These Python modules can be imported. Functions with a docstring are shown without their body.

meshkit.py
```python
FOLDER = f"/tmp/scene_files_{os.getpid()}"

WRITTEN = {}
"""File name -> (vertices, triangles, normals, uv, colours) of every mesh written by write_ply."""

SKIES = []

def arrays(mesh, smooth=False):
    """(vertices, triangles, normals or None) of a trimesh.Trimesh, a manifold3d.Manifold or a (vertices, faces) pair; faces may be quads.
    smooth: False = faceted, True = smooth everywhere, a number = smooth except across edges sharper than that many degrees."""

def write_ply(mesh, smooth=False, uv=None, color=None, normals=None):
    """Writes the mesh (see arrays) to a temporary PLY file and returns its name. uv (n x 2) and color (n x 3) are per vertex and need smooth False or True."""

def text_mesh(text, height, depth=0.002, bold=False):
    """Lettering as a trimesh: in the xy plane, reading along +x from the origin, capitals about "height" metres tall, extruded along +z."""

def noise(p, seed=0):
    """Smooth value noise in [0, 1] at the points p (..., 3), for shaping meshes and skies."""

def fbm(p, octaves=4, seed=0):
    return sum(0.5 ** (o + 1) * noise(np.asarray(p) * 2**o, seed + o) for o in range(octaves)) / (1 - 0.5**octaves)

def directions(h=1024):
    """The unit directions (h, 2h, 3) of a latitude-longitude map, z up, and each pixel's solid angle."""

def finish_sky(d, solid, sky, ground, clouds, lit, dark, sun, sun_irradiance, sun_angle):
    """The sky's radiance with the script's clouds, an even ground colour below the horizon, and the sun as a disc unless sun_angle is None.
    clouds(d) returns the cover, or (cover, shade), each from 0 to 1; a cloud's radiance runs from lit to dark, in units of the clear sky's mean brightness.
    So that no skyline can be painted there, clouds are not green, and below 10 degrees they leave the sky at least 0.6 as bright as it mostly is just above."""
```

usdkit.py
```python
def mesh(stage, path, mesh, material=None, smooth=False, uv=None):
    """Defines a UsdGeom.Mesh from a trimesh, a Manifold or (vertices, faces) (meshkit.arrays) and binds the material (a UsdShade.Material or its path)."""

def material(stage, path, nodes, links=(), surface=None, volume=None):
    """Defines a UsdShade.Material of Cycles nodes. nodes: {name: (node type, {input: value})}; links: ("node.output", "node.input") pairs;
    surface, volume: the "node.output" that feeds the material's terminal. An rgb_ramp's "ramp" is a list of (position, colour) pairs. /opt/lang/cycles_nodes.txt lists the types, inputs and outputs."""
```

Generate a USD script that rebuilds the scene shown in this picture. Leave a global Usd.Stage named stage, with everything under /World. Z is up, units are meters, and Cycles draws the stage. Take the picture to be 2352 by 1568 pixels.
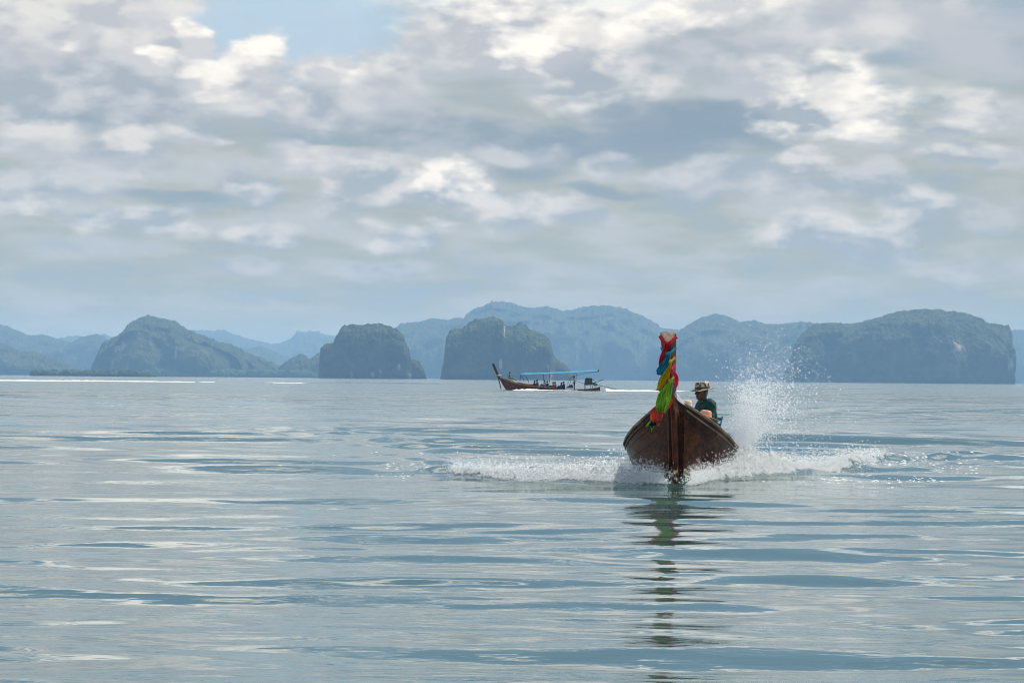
import math, random
import numpy as np, trimesh, manifold3d, usdkit, meshkit
from pxr import Usd, UsdGeom, UsdLux, UsdShade, Gf, Sdf, Vt

stage = Usd.Stage.CreateInMemory()
UsdGeom.SetStageUpAxis(stage, 'Z')
UsdGeom.SetStageMetersPerUnit(stage, 1.0)
UsdGeom.Xform.Define(stage, '/World')
stage.SetDefaultPrim(stage.GetPrimAtPath('/World'))
UsdGeom.Scope.Define(stage, '/World/Looks')

# ------------------------------------------------------------------ camera
CAM_H, FPX, CXP, CYP = 1.48, 5304.0, 1176.0, 784.0       # height, focal length and centre in pixels of a 2352 px wide frame
PITCH, ROLL = math.atan(85.5 / FPX), math.radians(0.50)
FWD = np.array([0, math.cos(PITCH), math.sin(PITCH)])
_up0 = np.array([0, -math.sin(PITCH), math.cos(PITCH)]); _r0 = np.array([1.0, 0, 0])
RIGHT = math.cos(ROLL) * _r0 + math.sin(ROLL) * _up0
UP = -math.sin(ROLL) * _r0 + math.cos(ROLL) * _up0
CAM = np.array([0, 0, CAM_H])
cam = UsdGeom.Camera.Define(stage, '/World/camera')
cam.CreateHorizontalApertureAttr(36.0); cam.CreateVerticalApertureAttr(36.0 * 682 / 1024)
cam.CreateFocalLengthAttr(36.0 * FPX / 2352.0)
cam.CreateClippingRangeAttr((0.1, 60000.0))
cam.CreateExposureAttr(0.18)
m = np.eye(4); m[0, :3], m[1, :3], m[2, :3], m[3, :3] = RIGHT, UP, -FWD, CAM
cam.AddTransformOp().Set(Gf.Matrix4d(*m.ravel().tolist()))

def pix_dir(px, py):
    d = FWD + RIGHT * (px - CXP) / FPX - UP * (py - CYP) / FPX
    return d / np.linalg.norm(d)
def at(px, py, Y):
    d = pix_dir(px, py); return CAM + d * (Y / d[1])
def on_water(px, py):
    d = pix_dir(px, py); return CAM + d * (-CAM_H / d[2])

# ------------------------------------------------------------------ sun and sky
SUN_AZ, SUN_EL = math.radians(56), math.radians(56)      # to the right of the view direction, high
SKY_STRENGTH = 0.1
SUN_DIR = np.array([math.sin(SUN_AZ) * math.cos(SUN_EL), math.cos(SUN_AZ) * math.cos(SUN_EL), math.sin(SUN_EL)])
sun = UsdLux.DistantLight.Define(stage, '/World/sun')
sun.CreateIntensityAttr(1.25); sun.CreateAngleAttr(0.5); sun.CreateColorAttr((1.0, 0.95, 0.87))
sun.GetPrim().CreateAttribute('inputs:normalize', Sdf.ValueTypeNames.Bool).Set(True)
zz = SUN_DIR; xx = np.cross([0, 0, 1.0], zz); xx /= np.linalg.norm(xx); yy = np.cross(zz, xx)
m = np.eye(4); m[0, :3], m[1, :3], m[2, :3] = xx, yy, zz
sun.AddTransformOp().Set(Gf.Matrix4d(*m.ravel().tolist()))

def lin(r, g, b):
    f = lambda c: c / 12.92 if c <= 0.04045 else ((c + 0.055) / 1.055) ** 2.4
    return np.array([f(r), f(g), f(b)])

class Graph:
    def __init__(self): self.n, self.l, self.k = {}, [], 0
    def add(self, kind, ins=None, **links):
        self.k += 1; name = 'n%d' % self.k
        self.n[name] = (kind, dict(ins or {}))
        for inp, src in links.items():
            if isinstance(src, str): self.l.append((src, name + '.' + inp))
            else: self.n[name][1][inp] = src
        return name
    def math(self, op, a, b=0.0, c=0.0, clamp=False):
        return self.add('math', {'math_type': op, 'use_clamp': clamp}, value1=a, value2=b, value3=c) + '.value'
    def mix(self, fac, a, b, mode='mix'):
        return self.add('mix', {'mix_type': mode}, fac=fac, color1=a, color2=b) + '.color'
    def vadd(self, a, b): return self.add('vector_math', {'math_type': 'add'}, vector1=a, vector2=b) + '.vector'
    def vscale(self, a, s): return self.add('vector_math', {'math_type': 'scale', 'scale': s}, vector1=a) + '.vector'
    def smooth(self, v, a, b, lo=0.0, hi=1.0):
        return self.add('map_range', {'range_type': 'smoothstep', 'from_min': a, 'from_max': b, 'to_min': lo, 'to_max': hi, 'clamp': True}, value=v) + '.result'
    def lin(self, v, a, b, lo=0.0, hi=1.0):
        return self.add('map_range', {'range_type': 'linear', 'from_min': a, 'from_max': b, 'to_min': lo, 'to_max': hi, 'clamp': True}, value=v) + '.result'
    def mapping(self, v, loc=(0, 0, 0), scale=(1, 1, 1)):
        return self.add('mapping', {'mapping_type': 'point', 'location': loc, 'scale': scale}, vector=v) + '.vector'
    def noise(self, v, scale, detail=4, rough=0.55, out='fac', dist=0.0):
        return self.add('noise_texture', {'dimensions': '3D', 'type': 'fBM', 'scale': scale, 'detail': detail, 'roughness': rough, 'distortion': dist}, vector=v) + '.' + out

def build_sky():
    G = Graph(); K = 1.0 / SKY_STRENGTH
    tc = G.add('texture_coordinate') + '.generated'
    sep = G.add('separate_xyz', vector=tc)
    x, y, z = sep + '.x', sep + '.y', sep + '.z'
    sky = G.add('sky_texture', {'sky_type': 'single_scattering', 'sun_disc': False, 'sun_elevation': SUN_EL, 'sun_rotation': SUN_AZ,
                                'air_density': 1.0, 'aerosol_density': 1.0, 'ozone_density': 1.0}) + '.color'
    # cloud noise everywhere, flattened towards the horizon as cloud banks are
    flat = G.mapping(tc, scale=(1, 1, 2.2))
    w1 = G.noise(flat, 11.0, 2, 0.5, 'color'); w2 = G.noise(flat, 34.0, 5, 0.50, 'color')
    warp = G.vadd(G.vscale(G.vadd(w1, (-0.5, -0.5, -0.5)), 0.030), G.vscale(G.vadd(w2, (-0.5, -0.5, -0.5)), 0.020))
    det = G.noise(flat, 46.0, 5, 0.50)
    det_up = G.noise(G.vadd(flat, (0.003, 0, 0.016)), 48.0, 3, 0.48)
    relief = G.math('subtract', det, det_up)                   # lit from above: where the cloud thins upwards
    big = G.noise(flat, 6.0, 4, 0.5); big_up = G.noise(G.vadd(flat, (0.008, 0, 0.05)), 6.0, 4, 0.5)
    brel = G.math('subtract', big, big_up)
    mid = G.noise(G.mapping(tc, loc=(3, 1, 0), scale=(1, 1, 4.5)), 16.0, 4, 0.5)
    # the open sky and its general cover
    el = z
    hazy = G.mix(G.smooth(el, 0.0, 0.16), tuple(lin(0.665, 0.665, 0.53) * K), tuple(lin(0.665, 0.68, 0.66) * K))
    hazy = G.mix(G.math('multiply', G.smooth(mid, 0.42, 0.66), 0.55), hazy, tuple(lin(0.80, 0.80, 0.815) * K))
    hazy = G.mix(G.math('multiply', G.smooth(mid, 0.50, 0.34), 0.60), hazy, tuple(lin(0.59, 0.645, 0.69) * K))
    bt = G.math('add', G.math('multiply', brel, 3.2), G.math('multiply', relief, 1.4))
    tone = G.smooth(G.math('add', bt, 0.5), 0.15, 0.85)
    cloud = G.mix(tone, tuple(lin(0.72, 0.755, 0.785) * K), tuple(lin(1.17, 1.16, 1.13) * K))
    cover = G.smooth(G.math('add', big, G.math('multiply', det, 0.18)), 0.57, 0.66)
    cover = G.math('multiply', cover, G.smooth(el, 0.28, 0.62, 1.0, 0.30))
    bluesky = G.mix(0.75, sky, tuple(lin(0.50, 0.625, 0.735) * K))
    high = G.mix(cover, bluesky, cloud)
    col = G.mix(G.smooth(el, 0.10, 0.24), hazy, high)
    # the cloud banks over the far shore: each a billowed heap with a lit crown and a dim foot
    behind = G.math('multiply', G.math('less_than', y, 0.05), 50.0)
    yy_ = G.math('maximum', y, 0.05)
    u = G.math('add', G.math('divide', x, yy_), behind); v = G.math('divide', z, yy_)
    uv = G.add('combine_xyz', x=u, y=v, z=0.0) + '.vector'
    uvw = G.vadd(uv, warp)
    wsep = G.add('separate_xyz', vector=uvw)
    uvw = G.add('combine_xyz', x=wsep + '.x', y=wsep + '.y', z=0.0) + '.vector'
    dn = G.math('subtract', det, 0.5)
    base = col
    def puff(col, p):
        cx, cy, rx, ry, lit, dark, soft, a, k = p
        d = pix_dir(cx, cy + 12); U, V = d[0] / d[1], d[2] / d[1]; sx, sy = FPX / (rx * 1.22), FPX / (ry * 1.22)
        q = G.mapping(uvw, loc=(-U * sx, -V * sy, 0), scale=(sx, sy, 1))
        r = G.add('gradient_texture', {'gradient_type': 'spherical'}, vector=q) + '.fac'
        edge = G.math('multiply_add', dn, 0.52 * k, r)
        al = G.smooth(edge, 0.21, 0.21 + 0.95 * soft, 0.0, a)
        t = G.math('multiply_add', G.add('separate_xyz', vector=q) + '.y', 0.55, crown, clamp=True)
        return G.mix(al, col, G.mix(t, tuple(lin(*dark) * K), tuple(lin(*lit) * K)))
    crown = G.math('multiply_add', relief, 3.6, 0.42)
    emit = lambda c: G.add('background_shader', {'strength': SKY_STRENGTH}, color=c) + '.background'
    pick = lambda f, a, b: G.add('mix_closure', fac=f, closure1=a, closure2=b) + '.closure'
    # the same banks, sorted by region, so that only those near a direction are worked out for it
    def region(x0, x1, y0, y1):
        c = base
        for p in PUFFS:
            mx, my = 1.1 * p[2] + 110, 1.1 * p[3] + 110
            if p[0] + mx > x0 and p[0] - mx < x1 and p[1] + my > y0 and p[1] - my < y1: c = puff(c, p)
        return emit(c)
    ud = lambda px: (px - CXP) / FPX
    vd = lambda py: pix_dir(CXP, py)[2] / pix_dir(CXP, py)[1]
    colsx = [-400, 300, 800, 1300, 1800, 2752]
    def columns(y0, y1):
        out = region(colsx[-2], colsx[-1], y0, y1)
        for i in range(len(colsx) - 3, -1, -1):
            out = pick(G.math('less_than', u, ud(colsx[i + 1])), out, region(colsx[i], colsx[i + 1], y0, y1))
        return out
    view = pick(G.math('greater_than', v, vd(180)), columns(180, 900), columns(-600, 180))
    far = G.math('maximum', G.math('greater_than', G.math('absolute', u), 0.30), G.math('greater_than', v, 0.26))
    far = G.math('maximum', far, G.math('less_than', v, 0.0))
    return usdkit.material(stage, '/World/Looks/sky_look', G.n, G.l, surface=pick(far, view, emit(base)))

WH = (1.01, 0.985, 0.94); BR = (0.88, 0.865, 0.84); MD = (0.805, 0.80, 0.795); LAV = (0.735, 0.735, 0.745); GR = (0.645, 0.67, 0.685); DK = (0.505, 0.56, 0.60); BL = (0.69, 0.79, 0.86); BL2 = (0.72, 0.80, 0.86)
PUFFS = [  # centre and radii in pixels of the 2352 px frame, lit and dim tone, softness, opacity, raggedness
    (690, 60, 370, 175, BL, BL2, 0.40, 0.9, 0.5),
    (1180, 300, 900, 60, GR, DK, .6, .7, .8), (1450, 330, 420, 60, DK, DK, .6, .7, .8), (200, 255, 420, 60, GR, DK, .6, .7, .8),
    (120, 40, 430, 170, BR, LAV, .45, 1, 1.2), (60, 170, 330, 140, LAV, GR, .5, .9, 1.2), (300, 210, 300, 120, MD, GR, .5, .9, 1.3),
    (370, 20, 130, 70, BR, MD, .5, .9, 1.2), (190, 70, 70, 40, WH, MD, .5, .7, 1.3),
    (428, 112, 66, 66, WH, MD, .38, 1, 2.2), (345, 122, 60, 30, WH, MD, .42, 1, 2.1),
    (600, 150, 122, 84, WH, MD, .36, 1, 1.9), (795, 185, 132, 64, WH, MD, .34, 1, 1.9), (900, 165, 90, 90, BR, LAV, .45, .9, 1.3),
    (640, 240, 420, 90, MD, GR, .5, .95, 1.3), (470, 190, 120, 45, WH, MD, .4, .9, 1.4), (610, 225, 140, 60, BR, LAV, .5, .9, 1.3), (930, 250, 170, 70, MD, LAV, .6, .9, 1.3),
    (1210, 60, 330, 150, WH, LAV, .4, 1, 1.2), (1010, 90, 120, 110, MD, LAV, .6, .8, 1.3), (1400, 165, 200, 130, BR, GR, .45, .95, 1.3), (1330, 40, 120, 60, WH, BR, .4, 1, 1.3),
    (1640, 100, 260, 110, LAV, GR, .5, .9, 1.1), (1640, 0, 260, 55, WH, MD, .35, 1, 1.4), (1640, 285, 320, 75, DK, DK, .6, .9, .9), (1450, 255, 140, 60, DK, DK, .6, .6, .9),
    (2060, 30, 440, 110, MD, LAV, .6, .9, 1.0), (2240, 90, 220, 90, LAV, LAV, .6, .9, 1.0), (1980, 90, 200, 60, BR, MD, .6, .7, 1.1),
    (1900, 230, 230, 120, WH, GR, .38, 1, 1.2), (1740, 180, 130, 90, BR, LAV, .5, .9, 1.3), (1990, 260, 120, 100, WH, MD, .5, .9, 1.2), (1900, 200, 120, 50, WH, BR, .5, .9, 1.1),
    (2230, 245, 160, 75, BR, GR, .5, .9, 1.1), (2220, 340, 150, 42, BR, GR, .5, .9, 1.2), (2080, 310, 130, 40, MD, GR, .6, .7, 1.2),
    (110, 320, 200, 65, BR, LAV, .45, .9, 1.2), (300, 350, 130, 62, BR, GR, .45, .9, 1.5), (420, 315, 110, 24, BR, LAV, .5, .8, 1.4),
    (120, 415, 260, 62, MD, GR, .5, .9, 1.2), (60, 480, 180, 48, BR, GR, .5, .9, 1.2), (310, 508, 200, 48, BR, GR, .45, .9, 1.3), (230, 380, 120, 40, MD, LAV, .6, .7, 1.3),
    (545, 405, 110, 45, BR, GR, .45, .9, 1.5), (610, 425, 100, 55, BR, GR, .5, .9, 1.4), (625, 505, 110, 60, BR, GR, .45, .9, 1.5), (400, 440, 180, 30, DK, DK, .6, .6, .9),
    (700, 350, 180, 42, BR, LAV, .45, .9, 1.5), (860, 410, 180, 90, BR, GR, .5, .9, 1.5), (1060, 425, 120, 80, WH, GR, .35, 1, 1.5), (1190, 490, 200, 60, BR, GR, .45, .9, 1.4), (1330, 500, 110, 42, MD, GR, .5, .8, 1.4),
    (930, 530, 150, 48, BR, GR, .45, .9, 1.4), (1220, 380, 160, 60, DK, DK, .6, .6, .9), (1180, 345, 80, 36, MD, LAV, .5, .8, 1.5), (1250, 350, 80, 48, MD, GR, .5, .8, 1.5),
    (1390, 360, 90, 55, MD, GR, .5, .85, 1.5), (1560, 410, 130, 70, MD, GR, .5, .85, 1.5), (1700, 395, 120, 60, MD, GR, .5, .85, 1.5), (1820, 375, 130, 40, BR, GR, .45, .85, 1.6), (1840, 420, 150, 40, MD, GR, .5, .8, 1.6),
    (2000, 400, 140, 55, MD, GR, .5, .8, 1.5), (2130, 450, 140, 48, BR, GR, .5, .85, 1.4), (1920, 520, 250, 68, BR, GR, .38, .95, 1.4), (2260, 470, 120, 70, MD, GR, .6, .5, 1.2), (1400, 440, 160, 26, DK, DK, .6, .7, .9),
    (870, 600, 150, 34, MD, GR, .5, .75, 1.4), (560, 590, 150, 36, MD, GR, .5, .7, 1.4), (200, 575, 200, 36, LAV, GR, .5, .6, 1.3), (1450, 630, 300, 30, LAV, GR, .5, .6, 1.3), (2150, 590, 260, 50, MD, GR, .6, .6, 1.2), (1700, 590, 160, 30, MD, GR, .6, .5, 1.2), (1130, 600, 160, 30, LAV, GR, .6, .6, 1.2), (560, 660, 140, 26, LAV, GR, .6, .6, 1.2), (1980, 650, 200, 26, LAV, GR, .6, .5, 1.2),
]
dome = UsdLux.DomeLight.Define(stage, '/World/sky')
dome.CreateIntensityAttr(1.0)
sky_look = build_sky()
UsdShade.MaterialBindingAPI.Apply(dome.GetPrim()).Bind(sky_look)
dome.GetPrim().SetCustomDataByKey('kind', 'structure')

# ------------------------------------------------------------------ helpers
rng = np.random.default_rng(7)
_used = {}
def free(path):
    k = _used.get(path, -1) + 1; _used[path] = k
    return path if k == 0 else '%s_%03d' % (path, k)
def P(o): return o if isinstance(o, str) else str(o.GetPath())
def obj(name, mesh, mat, parent='/World', smooth=False, attrs=None, **data):
    path = free(P(parent) + '/' + name)
    g = usdkit.mesh(stage, path, mesh, mat, smooth=smooth)
    if attrs:
        for k, a in attrs.items():
            UsdGeom.PrimvarsAPI(g).CreatePrimvar(k, Sdf.ValueTypeNames.FloatArray, 'vertex').Set(Vt.FloatArray.FromNumpy(np.asarray(a, np.float32)))
    for k, v in data.items(): g.GetPrim().SetCustomDataByKey(k, v)
    return g.GetPrim()
def thing(name, label, category, frame=None, group=None, kind=None):
    x = UsdGeom.Xform.Define(stage, free('/World/' + name))
    if frame is not None: x.AddTransformOp().Set(Gf.Matrix4d(*np.asarray(frame).ravel().tolist()))
    p = x.GetPrim(); p.SetCustomDataByKey('label', label); p.SetCustomDataByKey('category', category)
    if group: p.SetCustomDataByKey('group', group)
    if kind: p.SetCustomDataByKey('kind', kind)
    return p
def cat(*ms):
    vs, fs, n = [], [], 0
    for m_ in ms:
        if hasattr(m_, 'to_mesh'): t = m_.to_mesh(); v, f = t.vert_properties[:, :3], t.tri_verts
        elif isinstance(m_, tuple): v, f = m_
        else: v, f = m_.vertices, m_.faces
        f = np.asarray(f)
        if f.shape[1] == 4: f = np.vstack([f[:, [0, 1, 2]], f[:, [0, 2, 3]]])
        vs.append(np.asarray(v, float)); fs.append(f + n); n += len(v)
    return np.vstack(vs), np.vstack(fs)
def grid_faces(r, c, wrap=False):
    i, j = np.meshgrid(np.arange(r - 1), np.arange(c if wrap else c - 1), indexing='ij')
    j2 = (j + 1) % c
    return np.stack([i * c + j, i * c + j2, (i + 1) * c + j2, (i + 1) * c + j], -1).reshape(-1, 4)
def look(name, nodes, links, surface='p.BSDF'):
    return usdkit.material(stage, '/World/Looks/' + name, nodes, links, surface=surface)
def flat_look(name, col, rough=0.6, var=0.25, scale=6.0, bump=0.0, spec=0.5, metallic=0.0, coat=0.0, stretch=(1, 1, 1), bscale=None, trans=0.0):
    c = np.asarray(col, float)
    nodes = {'tc': ('texture_coordinate', {}), 'mp': ('mapping', {'mapping_type': 'point', 'scale': stretch}),
             'n': ('noise_texture', {'scale': scale, 'detail': 5.0, 'roughness': 0.6}),
             'r': ('rgb_ramp', {'ramp': [(0.25, tuple(c * (1 - var))), (0.75, tuple(np.minimum(c * (1 + var), 0.95)))]}),
             'p': ('principled_bsdf', {'roughness': rough, 'specular_ior_level': spec, 'metallic': metallic, 'coat_weight': coat, 'coat_roughness': 0.15})}
    links = [('tc.object', 'mp.vector'), ('mp.vector', 'n.vector'), ('n.fac', 'r.fac'), ('r.color', 'p.base_color')]
    if bump:
        nodes['n2'] = ('noise_texture', {'scale': bscale or scale * 4, 'detail': 4.0}); nodes['b'] = ('bump', {'strength': bump, 'distance': 0.01})
        links += [('mp.vector', 'n2.vector'), ('n2.fac', 'b.height'), ('b.normal', 'p.normal')]
    surf = 'p.BSDF'
    if trans:
        nodes['t'] = ('translucent_bsdf', {}); nodes['x'] = ('mix_closure', {'fac': trans})
        links += [('r.color', 't.color'), ('p.BSDF', 'x.closure1'), ('t.BSDF', 'x.closure2')]; surf = 'x.closure'
    return look(name, nodes, links, surf)

# ------------------------------------------------------------------ the near boat's place (needed by the water as well)
STEM = on_water(1553, 1104)
FO = on_water(1262, 896.0)
BOAT_YAW = math.radians(5.3)
AFT = np.array([math.sin(BOAT_YAW), math.cos(BOAT_YAW), 0]); LAT = np.array([math.cos(BOAT_YAW), -math.sin(BOAT_YAW), 0])
from scipy.interpolate import PchipInterpolator as Pchip
_bt = np.linspace(-0.66, 4.2, 300); _bb = Pchip([-.66, -.2, .2, .7, 1.15, 1.8, 2.4, 2.95, 4.2], [.045, .185, .32, .48, .61, .745, .83, .88, .91])(_bt)
def half_beam(t):                                             # hull half breadth at the gunwale, t metres aft of the stem at the waterline
    b = np.interp(t, _bt, _bb)
    return b - 0.30 * np.clip((np.asarray(t, float) - 4.6) / 3.4, 0, 1) ** 1.6

# ------------------------------------------------------------------ water
def spectrum(seed, n, lo, hi, slope, spread, head=90):
    r = np.random.default_rng(seed)
    lam = np.exp(r.uniform(math.log(lo), math.log(hi), n)); k = 2 * np.pi / lam
    th = np.radians(head) + np.radians(spread) * r.standard_normal(n)
    amp = slope / k * math.sqrt(2.0 / n) * r.uniform(0.6, 1.3, n)
    return k * np.cos(th), k * np.sin(th), r.uniform(0, 2 * np.pi, n), amp, lam
SPECS = [spectrum(3, 30, 0.35, 0.9, 0.024, 19), spectrum(14, 52, 0.8, 2.6, 0.052, 12), spectrum(15, 28, 2.6, 10.0, 0.022, 10), spectrum(26, 18, 14.0, 60.0, 0.026, 12)]
FL = [(1548, 1110), (1500, 1108), (1440, 1106), (1380, 1105), (1280, 1101), (1180, 1097), (1100, 1091), (1030, 1084)]   # foot and crest of the bow wave, left and right
TL = [(1522, 1103), (1484, 1092), (1440, 1070), (1395, 1063), (1300, 1067), (1190, 1068), (1110, 1077), (1035, 1083)]
FR = [(1560, 1110), (1610, 1106), (1650, 1100), (1710, 1096), (1800, 1090), (1890, 1086), (1970, 1081), (2030, 1074)]
TR = [(1588, 1105), (1622, 1091), (1665, 1060), (1705, 1038), (1790, 1050), (1880, 1060), (1960, 1068), (2032, 1073)]
ARM = {}
for sgn_, F_ in ((-1, FL), (1, FR)):
    q_ = np.array([(on_water(*p_) - STEM) for p_ in F_]); ARM[sgn_] = (sgn_ * (q_ @ LAT), q_ @ AFT + .60)
def wake_height(x, y):
    q = np.stack([x - STEM[0], y - STEM[1]], -1)
    t, l = q @ AFT[:2], q @ LAT[:2]
    h = np.zeros_like(t); 
    for sgn in (-1, 1):
        s = sgn * l
        al, at_ = ARM[sgn]; tc = np.where(s < al[-1], np.interp(s, al, at_), at_[-1] + (s - al[-1]) * 1.6)    # the arm's crest, aft distance for a lateral distance
        d = t - tc
        on = np.clip(s / 0.15, 0, 1) * np.clip((5.2 - s) / 2.2, 0, 1)
        h += on * (0.15 * np.exp(-(d / 0.42) ** 2) - 0.05 * np.exp(-((d - 0.95) / 0.5) ** 2) + 0.035 * np.exp(-((d - 1.9) / 0.5) ** 2))
        # the diverging wake further aft
        far_on = np.clip((s - 2.5) / 2.0, 0, 1) * np.clip((26 - s) / 12.0, 0, 1)
        dd = t - 2.2 * s + 1.5
        h += far_on * 0.020 * np.sin(dd * 2.2) * np.exp(-(dd / 4.0) ** 2)
    return h
def choppy(x, y):                                             # how stirred the water is: calm in front, broken up around and behind the boat
    q = np.stack([x - STEM[0], y - STEM[1]], -1); t, l = q @ AFT[:2], q @ LAT[:2]
    behind = np.clip(t / 4.0, 0, 1) * np.exp(-np.clip(np.abs(l) - 1.5 - 0.35 * np.clip(t, 0, None), 0, None) / 3.0) * np.exp(-np.clip(t - 30, 0, None) / 60)
    return behind
def sea_height(x, y, dx, dy):
    h = np.zeros_like(x); c = choppy(x, y)
    D = np.hypot(x, y)
    for i, (kx, ky, ph, am, lam) in enumerate(SPECS):
        for a, b, p, A, L in zip(kx, ky, ph, am, lam):
            fade = np.clip((L / np.maximum(dx * abs(a) + dy * abs(b), 1e-9) * np.hypot(a, b) - 2.5) / 3.0, 0, 1)
            gain = (1 + (0.8 * c if i < 2 else 0)) * (1 + 0.8 * np.clip((D - 30) / 40, 0, 1)) * (1 - .25 * np.clip((D - 150) / 150, 0, 1))
            if fade.max() > 0: h += A * gain * fade * np.sin(a * x + b * y + p)
    h = h * (1 - .75 * np.exp(-((x - FO[0]) / 22) ** 2 - ((y - FO[1]) / 45) ** 2))      # the roofed boat's own flattened water
    q_ = np.stack([x - STEM[0], y - STEM[1]], -1); h = h * (1 - .85 * np.exp(-((q_ @ LAT[:2]) / 4.5) ** 2 - ((q_ @ AFT[:2] - .8) / 3.6) ** 2))      # and the near boat's
    return h + wake_height(x, y)
def sea_grid():
    phi = np.radians(np.concatenate([np.linspace(-16.5, 16.5, 510), np.linspace(16.5, 343.5, 92)[1:-1]]))
    r1 = 1.0 / np.linspace(1 / 7.0, 1 / 300.0, 960); r2 = np.exp(np.linspace(math.log(300), math.log(20000), 120))[1:]
    r = np.concatenate([[0.05], np.linspace(0.8, 6.8, 16), r1, r2])
    R, A = np.meshgrid(r, phi, indexing='ij')
    X, Y = R * np.sin(A), R * np.cos(A)
    dR = np.gradient(r)[:, None] * np.ones_like(A); dA = np.abs(np.gradient(np.concatenate([phi, [phi[0] + 2 * np.pi]]))[:-1])[None] * R
    Z = sea_height(X.ravel(), Y.ravel(), dA.ravel(), dR.ravel())
    v = np.stack([X.ravel(), Y.ravel(), Z], 1)
    f = grid_faces(len(r), len(phi), True)[:, ::-1]
    cap = np.array([[k, (k + 1) % len(phi), 0, 0] for k in range(1, len(phi) - 1)])[:, [0, 1, 2, 2]]
    return v, f
WATER = look('water_look', {
    'g': ('geometry', {}), 'm1': ('mapping', {'mapping_type': 'point', 'scale': (0.55, 1.5, 1.0)}),
    'n1': ('noise_texture', {'scale': 2.8, 'detail': 3.0, 'roughness': 0.55}), 'n2': ('noise_texture', {'scale': 0.11, 'detail': 3.0}),
    'k': ('map_range', {'from_min': 0.38, 'from_max': 0.68, 'to_min': 0.0006, 'to_max': 0.0085, 'clamp': True}), 'h': ('math', {'math_type': 'multiply'}),
    'b': ('bump', {'strength': 1.0, 'distance': 1.0}), 'sy': ('separate_xyz', {}),
    'ro': ('map_range', {'range_type': 'smoothstep', 'from_min': 40.0, 'from_max': 260.0, 'to_min': 0.025, 'to_max': 0.13, 'clamp': True}),
    'm3': ('mapping', {'mapping_type': 'point', 'scale': (0.45, 1.0, 1.0)}), 'n3': ('noise_texture', {'scale': 0.42, 'detail': 3.0, 'roughness': 0.6}),
    'k3': ('map_range', {'range_type': 'smoothstep', 'from_min': 38.0, 'from_max': 120.0, 'to_min': 0.0, 'to_max': 0.42, 'clamp': True}), 'h3': ('math', {'math_type': 'multiply'}), 'ha': ('math', {'math_type': 'add'}),
    'p': ('principled_bsdf', {'base_color': (0.027, 0.055, 0.048), 'ior': 2.4, 'specular_ior_level': 0.5})},
    [('g.position', 'm1.vector'), ('m1.vector', 'n1.vector'), ('g.position', 'n2.vector'), ('n2.fac', 'k.value'), ('n1.fac', 'h.value1'), ('k.result', 'h.value2'),
     ('g.position', 'm3.vector'), ('m3.vector', 'n3.vector'), ('sy.y', 'k3.value'), ('n3.fac', 'h3.value1'), ('k3.result', 'h3.value2'), ('h.value', 'ha.value1'), ('h3.value', 'ha.value2'),
     ('ha.value', 'b.height'), ('b.normal', 'p.normal'), ('g.position', 'sy.vector'), ('sy.y', 'ro.value'), ('ro.result', 'p.roughness')])
sea = obj('sea', sea_grid(), WATER, smooth=True, kind='structure', label='calm green grey sea with long soft wavelets reflecting the clouds', category='sea')

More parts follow.
